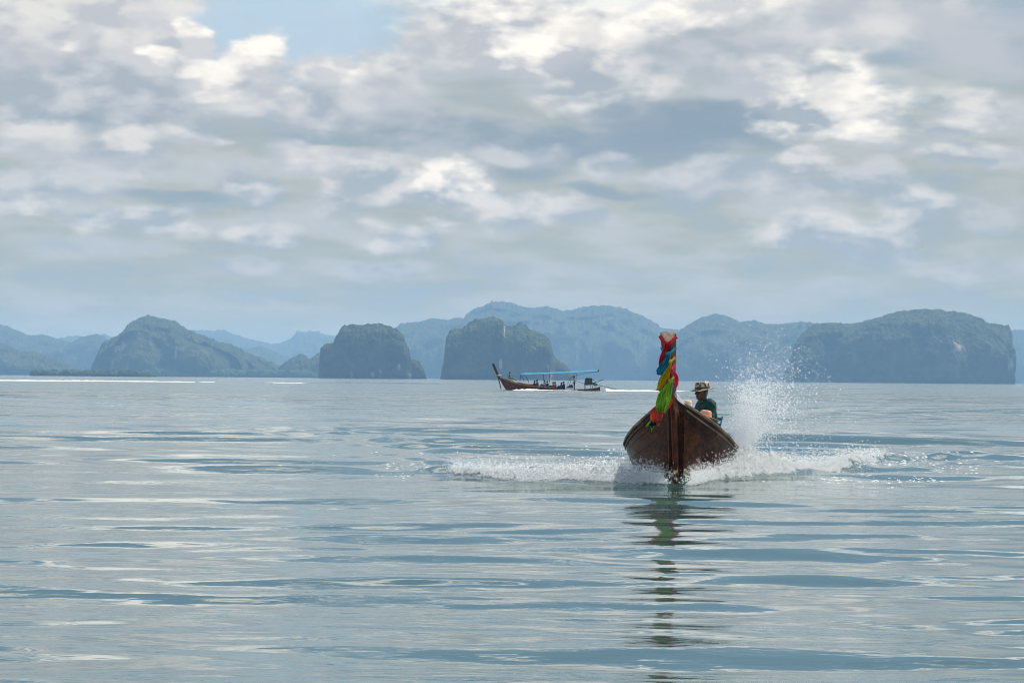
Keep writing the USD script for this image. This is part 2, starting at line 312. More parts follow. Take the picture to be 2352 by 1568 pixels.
# ------------------------------------------------------------------ hills and islands over the water
def land_look(name, dark, light, rock):
    return look(name, {
        'g': ('geometry', {}), 'm': ('mapping', {'mapping_type': 'point', 'scale': (1, 1, 0.45)}),
        'n1': ('noise_texture', {'scale': 0.055, 'detail': 6.0, 'roughness': 0.65}), 'r1': ('rgb_ramp', {'ramp': [(0.32, dark), (0.68, light)]}),
        'n2': ('noise_texture', {'scale': 0.05, 'detail': 5.0, 'roughness': 0.7}), 'r2': ('rgb_ramp', {'ramp': [(0.3, tuple(0.6 * c for c in rock)), (0.7, rock)]}),
        'a': ('attribute', {'attribute': 'rock'}), 'add': ('math', {'math_type': 'add'}), 'cut': ('map_range', {'range_type': 'smoothstep', 'from_min': 0.85, 'from_max': 1.1, 'clamp': True}),
        'x': ('mix', {}), 'bn': ('noise_texture', {'scale': 0.11, 'detail': 4.0, 'roughness': 0.6}), 'bm': ('bump', {'strength': 1.0, 'distance': 16.0}), 'p': ('principled_bsdf', {'roughness': 0.95, 'specular_ior_level': 0.1})},
        [('g.position', 'n1.vector'), ('n1.fac', 'r1.fac'), ('g.position', 'm.vector'), ('m.vector', 'n2.vector'), ('n2.fac', 'r2.fac'), ('a.fac', 'add.value1'), ('n2.fac', 'add.value2'),
         ('add.value', 'cut.value'), ('cut.result', 'x.fac'), ('r1.color', 'x.color1'), ('r2.color', 'x.color2'), ('x.color', 'p.base_color'), ('g.position', 'bn.vector'), ('bn.fac', 'bm.height'), ('bm.normal', 'p.normal')])
FOREST = land_look('karst_forest', (0.004, 0.010, 0.004), (0.105, 0.130, 0.055), (0.46, 0.41, 0.35))
def fb(p, o, s): return meshkit.fbm(p, o, s) - 0.5
def hill(name, label, category, prof, D, px_step, rows, power, thick, crown, patches=(), seed=1, rocky=0.0):
    """A hill in the round: ridge line given as the height it reaches at places along it, with a wooded, broken surface."""
    prof = np.array(prof, float)
    pts = np.array([at(px, py, D) for px, py in prof]); xs, zs = pts[:, 0], np.maximum(pts[:, 2], 0)
    n = int((prof[-1, 0] - prof[0, 0]) / (px_step * 1.2))
    X = np.linspace(xs[0], xs[-1], n)
    H = np.interp(X, xs, zs)
    w = max(2, int(n * 0.004)); H = np.convolve(np.pad(H, w, mode='edge'), np.ones(2 * w + 1) / (2 * w + 1), 'valid')
    T = thick * np.clip(H / max(H.max(), 1) * 1.6, 0.05, 1)
    th = np.linspace(0, np.pi, rows) ; th = np.pi / 2 - (np.pi / 2 - th) * (0.35 + 0.65 * np.abs((np.pi / 2 - th) / (np.pi / 2)))
    low = np.array([]) if name != 'island' else np.arcsin(np.clip(np.concatenate([[.006, .014, .024, .036, .05, .07], np.linspace(.1, .7, 22)]) ** (1 / power), 0, 1)); th = np.unique(np.round(np.concatenate([th, low, np.pi - low]), 5)); rows = len(th)
    S = np.clip(np.sin(th), 0, 1) ** power
    x = np.repeat(X[None], rows, 0); y = D - np.cos(th)[:, None] * T[None] ; z = S[:, None] * H[None]
    x = x + (X.mean() / D) * (y - D)                           # the hill's depth runs along its own line of sight
    p = np.stack([x, y, z], -1).reshape(-1, 3)
    nrm = np.stack([np.zeros_like(x), -np.cos(th)[:, None] * H[None] / T.max(), np.repeat(np.sin(th)[:, None], n, 1) * np.ones_like(x)], -1).reshape(-1, 3)
    nrm /= np.linalg.norm(nrm, axis=1, keepdims=True) + 1e-9
    big = fb(p / 70.0, 3, seed) * 2; mid = fb(p / 26.0 + 5, 3, seed + 1) * 2
    can = np.abs(fb(p / crown, 2, seed + 2)) * 2                # rounded crowns, creased where they meet
    rel = np.clip(p[:, 2] / max(H.max(), 1), 0, 1)
    d = big * 0.075 * H.max() + mid * 0.035 * H.max() + can * crown * 0.55 * np.clip(rel * 6, 0, 1)
    edge = np.clip(p[:, 2:3] / 6.0, 0, 1)
    rav = fb(np.stack([p[:, 0] / 60, p[:, 1] / 60, p[:, 2] / 300], 1), 3, seed + 3) * 2   # gullies down the flanks
    push = np.stack([np.zeros(len(p)), -np.sign(np.cos(np.repeat(th, n))) * np.abs(np.cos(np.repeat(th, n))) * rav * thick * 0.22, np.zeros(len(p))], 1)
    q = p + (nrm * np.array([1, 1, 0.35]) * d[:, None] + push) * edge + np.stack([0 * d, 0 * d, can * crown * 0.7], 1) * edge
    if name == 'island': q[:, 1] += 5.0 * np.clip(1 - np.abs(p[:, 2] - 1.5) / 3.0, 0, 1) * (np.cos(np.repeat(th, n)) > 0)       # the notch the tide has cut
    q[:, 2] = np.where(np.repeat(S, n) < 1e-4, -1.5, q[:, 2])
    rock = np.clip(fb(np.stack([p[:, 0] / 45, p[:, 1] / 45, p[:, 2] / 90], 1), 3, seed + 9) * 2.4, -1, 1) * 0.45 + rocky - 0.25
    if name == 'island': rock = rock + .16 * np.clip(1 - rel / .30, 0, 1)
    for (px, py, rx, ry, a) in patches:
        c = at(px, py, D); s = D / FPX
        e = ((p[:, 0] - c[0]) / (rx * s)) ** 2 + ((p[:, 2] - c[2]) / (ry * s)) ** 2
        rock = np.maximum(rock, (a if a > .88 else (.85 if a > .5 else .7) * a) * np.exp(-e) + 0.12 * fb(p / 9.0, 2, seed + 4))
    rock = np.where(np.repeat(th, n) > np.pi * 0.55, np.minimum(rock, 0.2), rock)
    return obj(name, (q, grid_faces(rows, n)), FOREST, smooth=True, attrs={'rock': rock}, kind='structure', label=label, category=category)
def ends(prof, l, r, base=872): return [(prof[0][0] - l, base)] + list(prof) + [(prof[-1][0] + r, base)]
NEAR, EAST, PEAK, MID, FAR = 3000.0, 3700.0, 4300.0, 6300.0, 9500.0
hill('hill', 'palest far ridge showing between the peaked hill and the left sheer island', 'hill',
     ends([(400, 772), (444, 763), (512, 762), (574, 783), (632, 794), (670, 780), (680, 765), (718, 763), (769, 777), (810, 790)], 60, 60), FAR, 1.2, 50, 0.8, 900, 16, seed=21)
hill('hill', 'pale far ridge peeping low behind the hills at the left edge', 'hill',
     ends([(120, 783), (178, 773), (205, 780), (239, 769), (263, 780), (290, 795)], 60, 60), FAR * 0.95, 1.5, 40, 0.8, 600, 16, seed=22)
hill('hill', 'tall faded hill cut off by the left edge of the picture', 'hill',
     ends([(-160, 790), (-90, 752), (-40, 738), (0, 746), (34, 760), (68, 774), (102, 774), (137, 783), (157, 790), (190, 820)], 60, 60), MID * 1.05, 1.1, 60, 0.7, 500, 12, seed=23)
hill('hill', 'long high ridge with twin humps behind the right sheer island', 'hill',
     [(1040, 872), (1062, 780), (1072, 741), (1084, 721), (1103, 710), (1139, 697), (1172, 701), (1216, 713), (1257, 710), (1293, 718), (1312, 718), (1341, 710), (1366, 707), (1403, 707), (1432, 713), (1465, 727), (1491, 740), (1513, 756), (1550, 759), (1590, 775), (1640, 872)], MID, 0.9, 80, 0.75, 700, 11, seed=24, patches=[(1180, 800, 60, 14, .35)])
hill('hill', 'lower flat ridge between the two sheer islands', 'hill',
     [(860, 872), (890, 775), (909, 756), (923, 747), (960, 743), (993, 735), (1011, 737), (1035, 738), (1055, 733), (1073, 738), (1100, 760), (1130, 872)], MID * 0.95, 0.9, 70, 0.7, 500, 10, seed=25)
hill('hill', 'rounded hill with long shoulder behind the flying spray', 'hill',
     [(1500, 872), (1530, 800), (1570, 763), (1581, 752), (1613, 734), (1643, 726), (1665, 729), (1690, 741), (1701, 747), (1730, 743), (1763, 750), (1796, 750), (1822, 747), (1840, 744), (1873, 749), (1930, 770), (1990, 880)], MID * 0.85, 0.9, 70, 0.75, 600, 10, seed=26)
hill('hill', 'pale hill running out of the picture at the right edge', 'hill',
     [(2220, 880), (2260, 790), (2318, 762), (2352, 761), (2420, 752), (2500, 768), (2580, 880)], MID * 1.1, 1.4, 50, 0.8, 500, 11, seed=27)
hill('hill', 'small rounded hill low between the peaked hill and the pale ridge', 'hill',
     [(520, 870), (554, 806), (581, 801), (602, 798), (625, 808), (646, 818), (656, 831), (690, 870)], MID * 1.1, 0.9, 50, 0.8, 400, 11, seed=28)
hill('hill', 'steep wooded hill just left of the tall peaked hill', 'hill',
     [(128, 868), (140, 821), (150, 797), (185, 777), (222, 770), (239, 777), (253, 790), (275, 820), (300, 868)], MID, 0.8, 60, 0.5, 260, 9, seed=29)
hill('hill', 'tall peaked hill with long right slope and pale rock scars', 'hill',
     [(190, 866), (212, 848), (239, 814), (253, 787), (273, 778), (287, 766), (301, 746), (318, 737), (342, 728), (359, 734), (376, 737), (403, 742), (417, 753), (431, 763), (444, 765), (458, 775), (475, 777), (496, 787), (530, 795), (547, 802), (564, 813), (598, 825), (632, 840), (649, 848), (731, 852), (760, 870)],
     PEAK, 0.75, 90, 0.6, 420, 8, seed=30, patches=[(350, 806, 12, 6, 1.0), (358, 800, 6, 8, .9), (340, 812, 7, 4, .85), (478, 822, 4, 14, .9), (430, 824, 4, 6, .7), (503, 820, 3, 7, .55)])
hill('hill', 'low wooded foothills at the lower left edge of the picture', 'hill',
     [(-160, 868), (-120, 800), (-50, 785), (0, 790), (34, 804), (44, 812), (79, 811), (102, 818), (137, 828), (170, 845), (215, 866)], PEAK * 1.1, 0.9, 50, 0.7, 300, 9, seed=31)
hill('hill', 'small knobbly hills just left of the left sheer island', 'hill',
     [(630, 868), (646, 842), (670, 826), (690, 816), (704, 821), (711, 831), (721, 821), (735, 814), (752, 822), (770, 869)], PEAK * 0.95, 0.7, 50, 0.55, 160, 8, seed=32)
hill('island', 'broad dark headland with pale cliff face ending sheer at the right', 'island',
     [(1800, 882), (1818, 830), (1833, 791), (1844, 772), (1862, 756), (1880, 749), (1913, 746), (1957, 749), (1982, 744), (2004, 736), (2033, 729), (2063, 721), (2114, 718), (2150, 717), (2176, 721), (2205, 721), (2223, 727), (2253, 736), (2264, 745), (2289, 749), (2311, 752), (2316, 769), (2320, 831), (2324, 878)],
     EAST, 0.75, 86, 0.45, 230, 8, seed=33, patches=[(2140, 805, 26, 34, .56), (2165, 770, 10, 26, .5), (2125, 835, 20, 22, .52), (2250, 840, 16, 34, .56), (2262, 862, 9, 14, .62), (2312, 800, 5, 60, .6), (2200, 845, 26, 20, .4), (2050, 860, 60, 10, .35)])
hill('island', 'left of the two sheer wooded rock islands with flat broken top', 'island',
     [(731, 872), (734, 840), (735, 806), (744, 795), (766, 789), (773, 773), (786, 751), (810, 744), (828, 749), (850, 745), (872, 745), (894, 753), (909, 758), (927, 773), (931, 791), (940, 806), (943, 828), (960, 833), (971, 846), (980, 872)],
     NEAR, 0.62, 90, 0.30, 60, 6.0, seed=34, rocky=0.17, patches=[(922, 845, 5, 10, .85), (945, 864, 6, 6, .9), (815, 862, 7, 9, .75), (862, 862, 8, 8, .7), (780, 850, 8, 12, .4), (880, 858, 6, 12, .6)])
hill('island', 'right of the two sheer wooded rock islands behind the roofed boat', 'island',
     [(1011, 873), (1015, 850), (1020, 831), (1026, 780), (1033, 764), (1048, 758), (1062, 758), (1077, 745), (1092, 739), (1132, 734), (1154, 740), (1165, 756), (1180, 754), (1191, 745), (1205, 749), (1220, 764), (1242, 769), (1260, 780), (1268, 802), (1271, 820), (1290, 835), (1308, 850), (1322, 874)],
     NEAR, 0.62, 90, 0.32, 75, 6.0, seed=35, rocky=0.20, patches=[(1159, 763, 2.5, 22, .8), (1151, 840, 4, 14, .95), (1240, 842, 4, 12, .7), (1257, 845, 3, 10, .85), (1226, 838, 6, 10, .5), (1090, 850, 30, 14, .45), (1040, 820, 8, 30, .35)])
def mangrove(name, label, x0, x1, top, base, D, seed):
    """A low belt of trees standing in the shallows: many small leafy crowns along a bank."""
    r = np.random.default_rng(seed); parts = []
    ico = trimesh.creation.icosphere(1)
    s = D / FPX
    for k in range(int((x1 - x0) / 1.3)):
        px = r.uniform(x0, x1); fadein = min(1, (px - x0) / 20 + .35, (x1 - px) / 40 + .3)
        hgt = (base - top) * s * r.uniform(.55, 1.05) * fadein
        c = at(px, base, D); c[1] += r.uniform(-30, 30)
        v = ico.vertices * (1 + 0.35 * (r.random((len(ico.vertices), 1)) - .5)) * np.array([hgt * r.uniform(.6, 1.2), hgt * .7, hgt * .62]) + [c[0], c[1], hgt * .45]
        parts.append((v, ico.faces))
    return obj(name, cat(*parts), LEAF, kind='stuff', label=label, category='trees')
LEAF = flat_look('mangrove_leaf', (0.045, 0.075, 0.03), 0.9, 0.4, 0.08, spec=0.1)
mangrove('mangrove_belt', 'low dark green belt of trees in the shallows below the peaked hill', 78, 352, 850, 864, 2700.0, 41)
mangrove('mangrove_belt', 'faint low belt of trees running right to the left sheer island', 330, 735, 851, 868, 3900.0, 42)

# ------------------------------------------------------------------ the hazy air
HB, HT = 21000.0, 232.0
hz = trimesh.creation.box([2 * HB, 2 * HB, HT + 3.0]); hz.apply_translation([0, 0, (HT - 3.0) / 2])
HAZE = usdkit.material(stage, '/World/Looks/haze_air', {'v': ('principled_volume', {'color': (0.30, 0.56, 0.89), 'density': 1.75e-4, 'absorption_color': (0.30, 0.26, 0.12), 'anisotropy': 0.0})}, [], volume='v.volume')
obj('haze', hz, HAZE, kind='stuff', label='pale blue haze hanging in the air over the whole bay', category='haze')

# ------------------------------------------------------------------ looks of boats, cloth and people
from scipy.interpolate import PchipInterpolator as Pchip
def wood(name, dark, light, rough, coat=0.0, ior=1.5, spec=0.4, bump=0.3, scale=3.0, stretch=(9, 0.8, 9)):
    return look(name, {
        'tc': ('texture_coordinate', {}), 'mp': ('mapping', {'mapping_type': 'point', 'scale': stretch}), 'mp2': ('mapping', {'mapping_type': 'point', 'scale': (1.3, 0.7, 2.2)}),
        'n': ('noise_texture', {'scale': scale, 'detail': 6.0, 'roughness': 0.65, 'distortion': 0.4}), 'n2': ('noise_texture', {'scale': 2.4, 'detail': 4.0, 'roughness': 0.6}),
        'r': ('rgb_ramp', {'ramp': [(0.30, dark), (0.72, light)]}), 'w': ('map_range', {'from_min': 0.35, 'from_max': 0.7, 'to_min': 0.35, 'to_max': 1.25, 'clamp': True}), 'mul': ('mix', {'mix_type': 'multiply', 'fac': 1.0}),
        'rr': ('map_range', {'from_min': 0.3, 'from_max': 0.7, 'to_min': rough * 0.7, 'to_max': min(1.0, rough * 1.5), 'clamp': True}),
        'b': ('bump', {'strength': bump, 'distance': 0.006}), 'p': ('principled_bsdf', {'specular_ior_level': spec, 'ior': ior})},
        [('tc.object', 'mp.vector'), ('tc.object', 'mp2.vector'), ('mp.vector', 'n.vector'), ('mp2.vector', 'n2.vector'), ('n.fac', 'r.fac'), ('n2.fac', 'w.value'), ('r.color', 'mul.color1'), ('w.result', 'mul.color2'),
         ('mul.color', 'p.base_color'), ('n2.fac', 'rr.value'), ('rr.result', 'p.roughness'), ('n.fac', 'b.height'), ('b.normal', 'p.normal')])
HULL = wood('dark_varnished_hull', (0.003, 0.001, 0.0006), (0.105, 0.031, 0.006), 0.24, ior=1.05, spec=0.5, bump=0.2)
STEMW = wood('stem_wood', (0.040, 0.012, 0.006), (0.22, 0.075, 0.030), 0.5, ior=1.18, bump=0.5, stretch=(14, 14, 1.2))
WORN = wood('worn_grey_wood', (0.07, 0.045, 0.028), (0.30, 0.22, 0.15), 0.75, ior=1.25, bump=0.9, scale=5.0)
ENDG = flat_look('end_grain', (0.22, 0.17, 0.12), 0.85, 0.65, 22, bump=0.8)
PALEW = wood('pale_strip_wood', (0.11, 0.075, 0.05), (0.24, 0.17, 0.12), 0.7, bump=0.5, stretch=(14, 14, 1.2))
DECK = wood('deck_wood', (0.14, 0.085, 0.045), (0.30, 0.20, 0.12), 0.7, bump=0.4)
YPAINT = flat_look('yellow_worn_paint', (0.50, 0.38, 0.10), 0.7, 0.55, 30)
GPAINT = flat_look('green_yellow_paint', (0.16, 0.14, 0.035), 0.6, 0.5, 16)
def cloth(name, c, tr=0.4): return flat_look(name, c, 0.75, 0.18, 14, bump=0.25, spec=0.25, bscale=60, trans=tr)
SKIN = flat_look('tan_skin', (0.085, 0.038, 0.023), 0.5, 0.15, 20)
SKIN2 = flat_look('light_skin', (0.42, 0.22, 0.14), 0.5, 0.12, 20)
HAIR = flat_look('dark_hair', (0.012, 0.009, 0.008), 0.5, 0.3, 60)
EYEW = flat_look('eye_dark', (0.01, 0.008, 0.007), 0.2, 0.1, 10)
DGREEN = cloth('dark_green_shirt', (0.008, 0.055, 0.036), 0.08)
COLLAR = cloth('shirt_collar', (0.12, 0.16, 0.06), 0.1)
NAVYT = cloth('navy_trousers', (0.012, 0.016, 0.03), 0.05)
BLUEM = flat_look('blue_chair_paint', (0.05, 0.20, 0.42), 0.4, 0.2, 8)
CREAM = cloth('cream_cloth', (0.66, 0.55, 0.36), 0.15)
STRAW = flat_look('yellow_straw', (0.55, 0.36, 0.12), 0.8, 0.3, 40, bump=0.8)
PINKS = flat_look('pink_straw', (0.62, 0.27, 0.19), 0.8, 0.35, 30, bump=0.6, stretch=(0.6, 0.6, 6))
BLACKC = flat_look('black_cord', (0.02, 0.016, 0.012), 0.7, 0.2, 20)
CAMO = look('camouflage_cloth', {
    'tc': ('texture_coordinate', {}), 'n': ('noise_texture', {'scale': 17.0, 'detail': 3.0, 'roughness': 0.55, 'distortion': 1.6}),
    'r': ('rgb_ramp', {'ramp': [(0.0, (0.03, 0.028, 0.02)), (0.42, (0.045, 0.04, 0.026)), (0.46, (0.15, 0.12, 0.07)), (0.51, (0.18, 0.15, 0.09)), (0.54, (0.52, 0.44, 0.30)), (1.0, (0.6, 0.52, 0.37))]}),
    'p': ('principled_bsdf', {'roughness': 0.85, 'specular_ior_level': 0.2})}, [('tc.object', 'n.vector'), ('n.fac', 'r.fac'), ('r.color', 'p.base_color')])
FOAM = look('white_water', {
    'g': ('geometry', {}), 'n': ('noise_texture', {'scale': 14.0, 'detail': 6.0, 'roughness': 0.7}), 'r': ('rgb_ramp', {'ramp': [(0.32, (0.52, 0.60, 0.59)), (0.52, (0.95, 0.96, 0.95))]}),
    'n3': ('noise_texture', {'scale': 34.0, 'detail': 5.0, 'roughness': 0.7}), 'b': ('bump', {'strength': 1.0, 'distance': 0.07}),
    'p': ('principled_bsdf', {'roughness': 0.35, 'specular_ior_level': 0.4}), 't': ('translucent_bsdf', {'color': (0.92, 0.94, 0.93)}), 'x': ('mix_closure', {'fac': 0.38}),
    'v': ('noise_texture', {'scale': 26.0, 'detail': 5.0, 'roughness': 0.75}), 'd': ('attribute', {'attribute': 'thick'}), 'ad': ('math', {'math_type': 'add'}),
    'cut': ('map_range', {'range_type': 'smoothstep', 'from_min': 0.62, 'from_max': 0.80, 'clamp': True}), 'tr': ('transparent_bsdf', {}), 'y': ('mix_closure', {})},
    [('g.position', 'n.vector'), ('n.fac', 'r.fac'), ('r.color', 'p.base_color'), ('g.position', 'n3.vector'), ('n3.fac', 'b.height'), ('b.normal', 'p.normal'), ('p.BSDF', 'x.closure1'), ('t.BSDF', 'x.closure2'),
     ('g.position', 'v.vector'), ('v.fac', 'ad.value1'), ('d.fac', 'ad.value2'), ('ad.value', 'cut.value'), ('cut.result', 'y.fac'), ('tr.BSDF', 'y.closure1'), ('x.closure', 'y.closure2')], 'y.closure')
FARFOAM = flat_look('far_white_water', (0.80, 0.81, 0.79), 0.5, 0.1, 2.0, bump=0.6)
DROP = look('water_drops', {'p': ('principled_bsdf', {'base_color': (0.92, 0.94, 0.95), 'roughness': 0.15}), 't': ('translucent_bsdf', {'color': (0.95, 0.96, 0.97)}), 'x': ('mix_closure', {'fac': 0.72})},
            [('p.BSDF', 'x.closure1'), ('t.BSDF', 'x.closure2')], 'x.closure')

# ------------------------------------------------------------------ the near long-tailed boat: x across (to the right), y aft, z up, origin on the water at the stem
HEEL = math.radians(-0.5)
_l = LAT * math.cos(HEEL) + np.array([0, 0, 1.0]) * math.sin(HEEL); _u = np.cross(_l, AFT)
BROT = np.array([_l, AFT, _u])
BORG = np.array([STEM[0], STEM[1], 0.0])
def frame_at(base, rz=0.0):                                    # a frame standing at a place of the boat
    F = np.eye(4); c, s = math.cos(rz), math.sin(rz)
    F[:3, :3] = np.array([[c, s, 0], [-s, c, 0], [0, 0, 1]]) @ BROT; F[3, :3] = BORG + np.asarray(base) @ BROT
    return F
def loc(px, py, t):                                            # boat coordinates of the point seen at a pixel, t metres aft
    d = pix_dir(px, py) @ BROT.T; o = (CAM - BORG) @ BROT.T
    return o + d * ((t - o[1]) / d[1])
_h = Pchip([-.66, .07, 1.15, 2.15, 2.95, 3.75, 4.85, 7.8], [1.20, 1.03, .765, .56, .43, .375, .36, .43])
_k = Pchip([-.67, -.42, -.2, 0, .25, .7, 8.0], [1.21, .72, .31, 0, -.2, -.3, -.26])
def hull_pt(t, w):
    t = np.asarray(t, float); b, h, k = half_beam(t), _h(t), np.minimum(_k(t), _h(t) - 0.01)
    s = np.clip((t + 0.65) / 3.2, 0, 1); pe = 0.92 - 0.62 * s ** 0.8
    return 0.03 * (1 - w) + b * w ** pe * (1 - 0.0 * w), k + (h - k) * w
def hull_piece(sg, w0, w1, t0, t1, n=46, thick=0.028, out=0.0, m_=4):
    t = t0 + (t1 - t0) * np.linspace(0, 1, n) ** 1.25
    rows = []
    for w in np.linspace(w0, w1, m_):
        x, z = hull_pt(t, np.full_like(t, w)); rows.append(np.stack([sg * (x + out), t, z], 1))
    o = np.array(rows); i = o - np.array([sg * thick, 0, 0]); i[:, :, 0] = sg * np.maximum(sg * i[:, :, 0], 0.002); i[:, :, 2] += 0.004
    return loft(np.concatenate([o, i[::-1]], 0).transpose(1, 0, 2))
def loft(secs, cap=True):
    secs = np.asarray(secs); r, c = secs.shape[:2]
    f = grid_faces(r, c, True); v = secs.reshape(-1, 3); tri = np.vstack([f[:, [0, 1, 2]], f[:, [0, 2, 3]]])
    if cap:
        for o, flip in ((0, False), ((r - 1) * c, True)):
            k = np.array([[o, o + i, o + i + 1] for i in range(1, c - 1)]); tri = np.vstack([tri, k if not flip else k[:, ::-1]])
    t_ = trimesh.Trimesh(v, tri, process=False); trimesh.repair.fix_normals(t_)
    return t_
def rbox(sx, sy, sz, at_=(0, 0, 0), r=0.006):
    m_ = manifold3d.Manifold.batch_hull([manifold3d.Manifold.sphere(r, 8).translate([a * (sx / 2 - r), b * (sy / 2 - r), c * (sz / 2 - r)]) for a in (-1, 1) for b in (-1, 1) for c in (-1, 1)])
    return m_.translate(list(map(float, at_)))
def rod(a, b, r0, r1=None, seg=10):
    return manifold3d.Manifold.batch_hull([manifold3d.Manifold.sphere(float(r0), seg).translate(list(map(float, a))), manifold3d.Manifold.sphere(float(r0 if r1 is None else r1), seg).translate(list(map(float, b)))])
def chain(pts, rs, seg=12):
    m_ = None
    for i in range(len(pts) - 1):
        c = rod(pts[i], pts[i + 1], rs[i], rs[i + 1], seg); m_ = c if m_ is None else m_ + c
    return m_

def bow_shift(m_):                                             # the bow planks follow the leaning stem
    v, f = cat(m_); v[:, 0] -= .075 * np.exp(-np.clip(v[:, 1] + .65, 0, None) / 1.8); return v, f
boat = thing('longtail_boat', 'dark wooden longtail boat heading towards the viewer, cloth sashes on its tall bow post', 'boat', frame_at((0, 0, 0)))
edges = np.array([0.0, 0.16, 0.33, 0.50, 0.67, 0.84, 1.0])
for sg in (-1, 1):
    for a, b in zip(edges[:-1], edges[1:]):
        obj('hull_plank', bow_shift(hull_piece(sg, a + 0.0025, b - 0.0025, -0.64, 7.8)), HULL, boat, smooth=35)
# stem and bow post in one timber
pc = np.array([[.62, -.34], [.25, -.22], [0, 0.0], [-.2, .32], [-.42, .73], [-.64, 1.20], [-.84, 1.55], [-1.05, 1.85], [-1.25, 2.085]])
u_ = np.linspace(0, 1, len(pc)); uu = np.linspace(0, 1, 60)
py_, pz_ = Pchip(u_, pc[:, 0])(uu), Pchip(u_, pc[:, 1])(uu)
tg = np.gradient(np.stack([py_, pz_], 1), axis=0); tg /= np.linalg.norm(tg, axis=1, keepdims=True)
fw = np.stack([-tg[:, 1], tg[:, 0]], 1); fw *= np.sign(-fw[:, :1] + 1e-9)       # towards the bow
hb = np.interp(pz_, [-.3, .3, 1.0, 1.3, 2.14], [.05, .06, .072, .078, .116]); hf = np.interp(pz_, [0, 1.2, 2.14], [.026, .03, .042]); dep = np.interp(pz_, [0, 1.2, 1.5, 2.14], [.08, .09, .12, .11])
def lean(z): return float(np.interp(z, [0, 1.0, 1.4, 2.1], [0, -.04, -.10, -.122]))   # the post leans a little to the left
secs = []
for i in range(60):
    a = np.array([py_[i], pz_[i]]); s = []
    xo = lean(pz_[i])
    for (x, d) in ((-hf[i], .9 * dep[i]), (-hf[i] * .6, dep[i]), (hf[i] * .6, dep[i]), (hf[i], .9 * dep[i]), (hb[i], -.8 * dep[i]), (hb[i] * .9, -dep[i]), (-hb[i] * .9, -dep[i]), (-hb[i], -.8 * dep[i])):
        q = a + fw[i] * d; s.append([x + xo, q[0], q[1]])
    secs.append(s)
secs = np.array(secs)
stem = obj('bow_post', loft(secs), STEMW, boat, smooth=25)
top = secs[-1]; ctr = top.mean(0); nrm_t = np.array([0, tg[-1, 0], tg[-1, 1]])
obj('end_grain', loft([ctr + (top - ctr) * 0.97 + nrm_t * 0.001, ctr + (top - ctr) * 0.97 + nrm_t * 0.009, ctr + (top - ctr) * 0.90 + nrm_t * 0.014]), ENDG, stem, label='weathered cut top of the bow post')
def post_front(z): return np.interp(z, pz_, py_ - dep * 0.9)
for sg, nm in ((-1, PALEW), (1, HULL)):                        # the cheek strips the planks run into
    ss = []
    for z in np.linspace(0.05, 1.02, 24):
        y = np.interp(z, pz_, py_) + 0.10; x = float(np.interp(z, [0, 1], [.085, .10]))
        wd = 0.030 if sg < 0 else 0.02
        ss.append([[sg * (x - .05), y - .085, z], [sg * (x + wd), y - .075, z], [sg * (x + wd), y + .05, z], [sg * (x - .05), y + .05, z]])
    obj('cheek_strip', loft(ss), nm, boat, label='greyed cheek strip beside the stem' if sg < 0 else 'dark cheek strip beside the stem')
for sg in (-1, 1):
    t = -0.62 + 8.4 * np.linspace(0, 1, 70) ** 1.2; b, h = half_beam(t), _h(t)
    wob = 0.006 * fb(np.stack([t * 4, 0 * t + sg, 0 * t], 1), 3, 5) * 2
    obj('gunwale', bow_shift(loft([[[sg * (b[i] - .045), t[i], h[i] + .002], [sg * (b[i] + .022), t[i], h[i] - .002], [sg * (b[i] + .03 + wob[i]), t[i], h[i] + .028], [sg * (b[i] + .012), t[i], h[i] + .052 + wob[i]], [sg * (b[i] - .05), t[i], h[i] + .05 + wob[i]]] for i in range(70)])), WORN, boat, smooth=40)
    b2 = np.array([hull_pt(np.array([q]), np.array([.945]))[0][0] for q in t]); h2 = np.array([hull_pt(np.array([q]), np.array([.945]))[1][0] for q in t])
    k0 = 6
    obj('rub_rail', bow_shift(loft([[[sg * (b2[i] + .002), t[i], h2[i] - .014], [sg * (b2[i] + .016), t[i], h2[i] - .010], [sg * (b2[i] + .018), t[i], h2[i] + .009], [sg * (b2[i] + .004), t[i], h2[i] + .015]] for i in range(k0, 70)])), WORN if sg > 0 else HULL, boat, smooth=40)
    tb = np.linspace(.03, .50, 14); ps = []
    for q in tb:
        k_, h_ = float(_k(q)), float(_h(q)); zs = [.105 - .10 * q, .125 - .09 * q, .15 - .08 * q, .175 - .07 * q]; o_ = [[sg * (float(hull_pt(np.array([q]), np.array([(z - k_) / (h_ - k_)]))[0][0]) + .007), q, z] for z in zs]
        ps.append(o_ + [[p_[0] - sg * .006, p_[1], p_[2]] for p_ in o_[::-1]])
    obj('painted_band', bow_shift(loft(ps)), GPAINT, boat, label='worn green yellow paint band low on the bow')
z0 = 0.17; i0 = int(np.argmin(np.abs(pz_ - z0)))
obj('paint_mark', rbox(.062, .02, .085, (lean(z0), post_front(z0) - .006, z0), .004), YPAINT, boat, label='yellow painted square low on the stem')
def board(t0, t1, x0, x1, z, th=.02): return rbox(x1 - x0, t1 - t0, th, ((x0 + x1) / 2, (t0 + t1) / 2, z), .005)
for i in range(6):
    x = -.54 + i * .18; obj('floor_board', board(1.6 if abs(x + .09) < .3 else 2.4, 7.5, x + .004, x + .176, .13), DECK, boat)
for t_ in (1.35, 2.9, 4.1, 6.6):
    b_ = float(half_beam(t_)) - .05; obj('thwart', board(t_ - .11, t_ + .11, -b_, b_, float(_h(t_)) - .08, .035), DECK, boat)
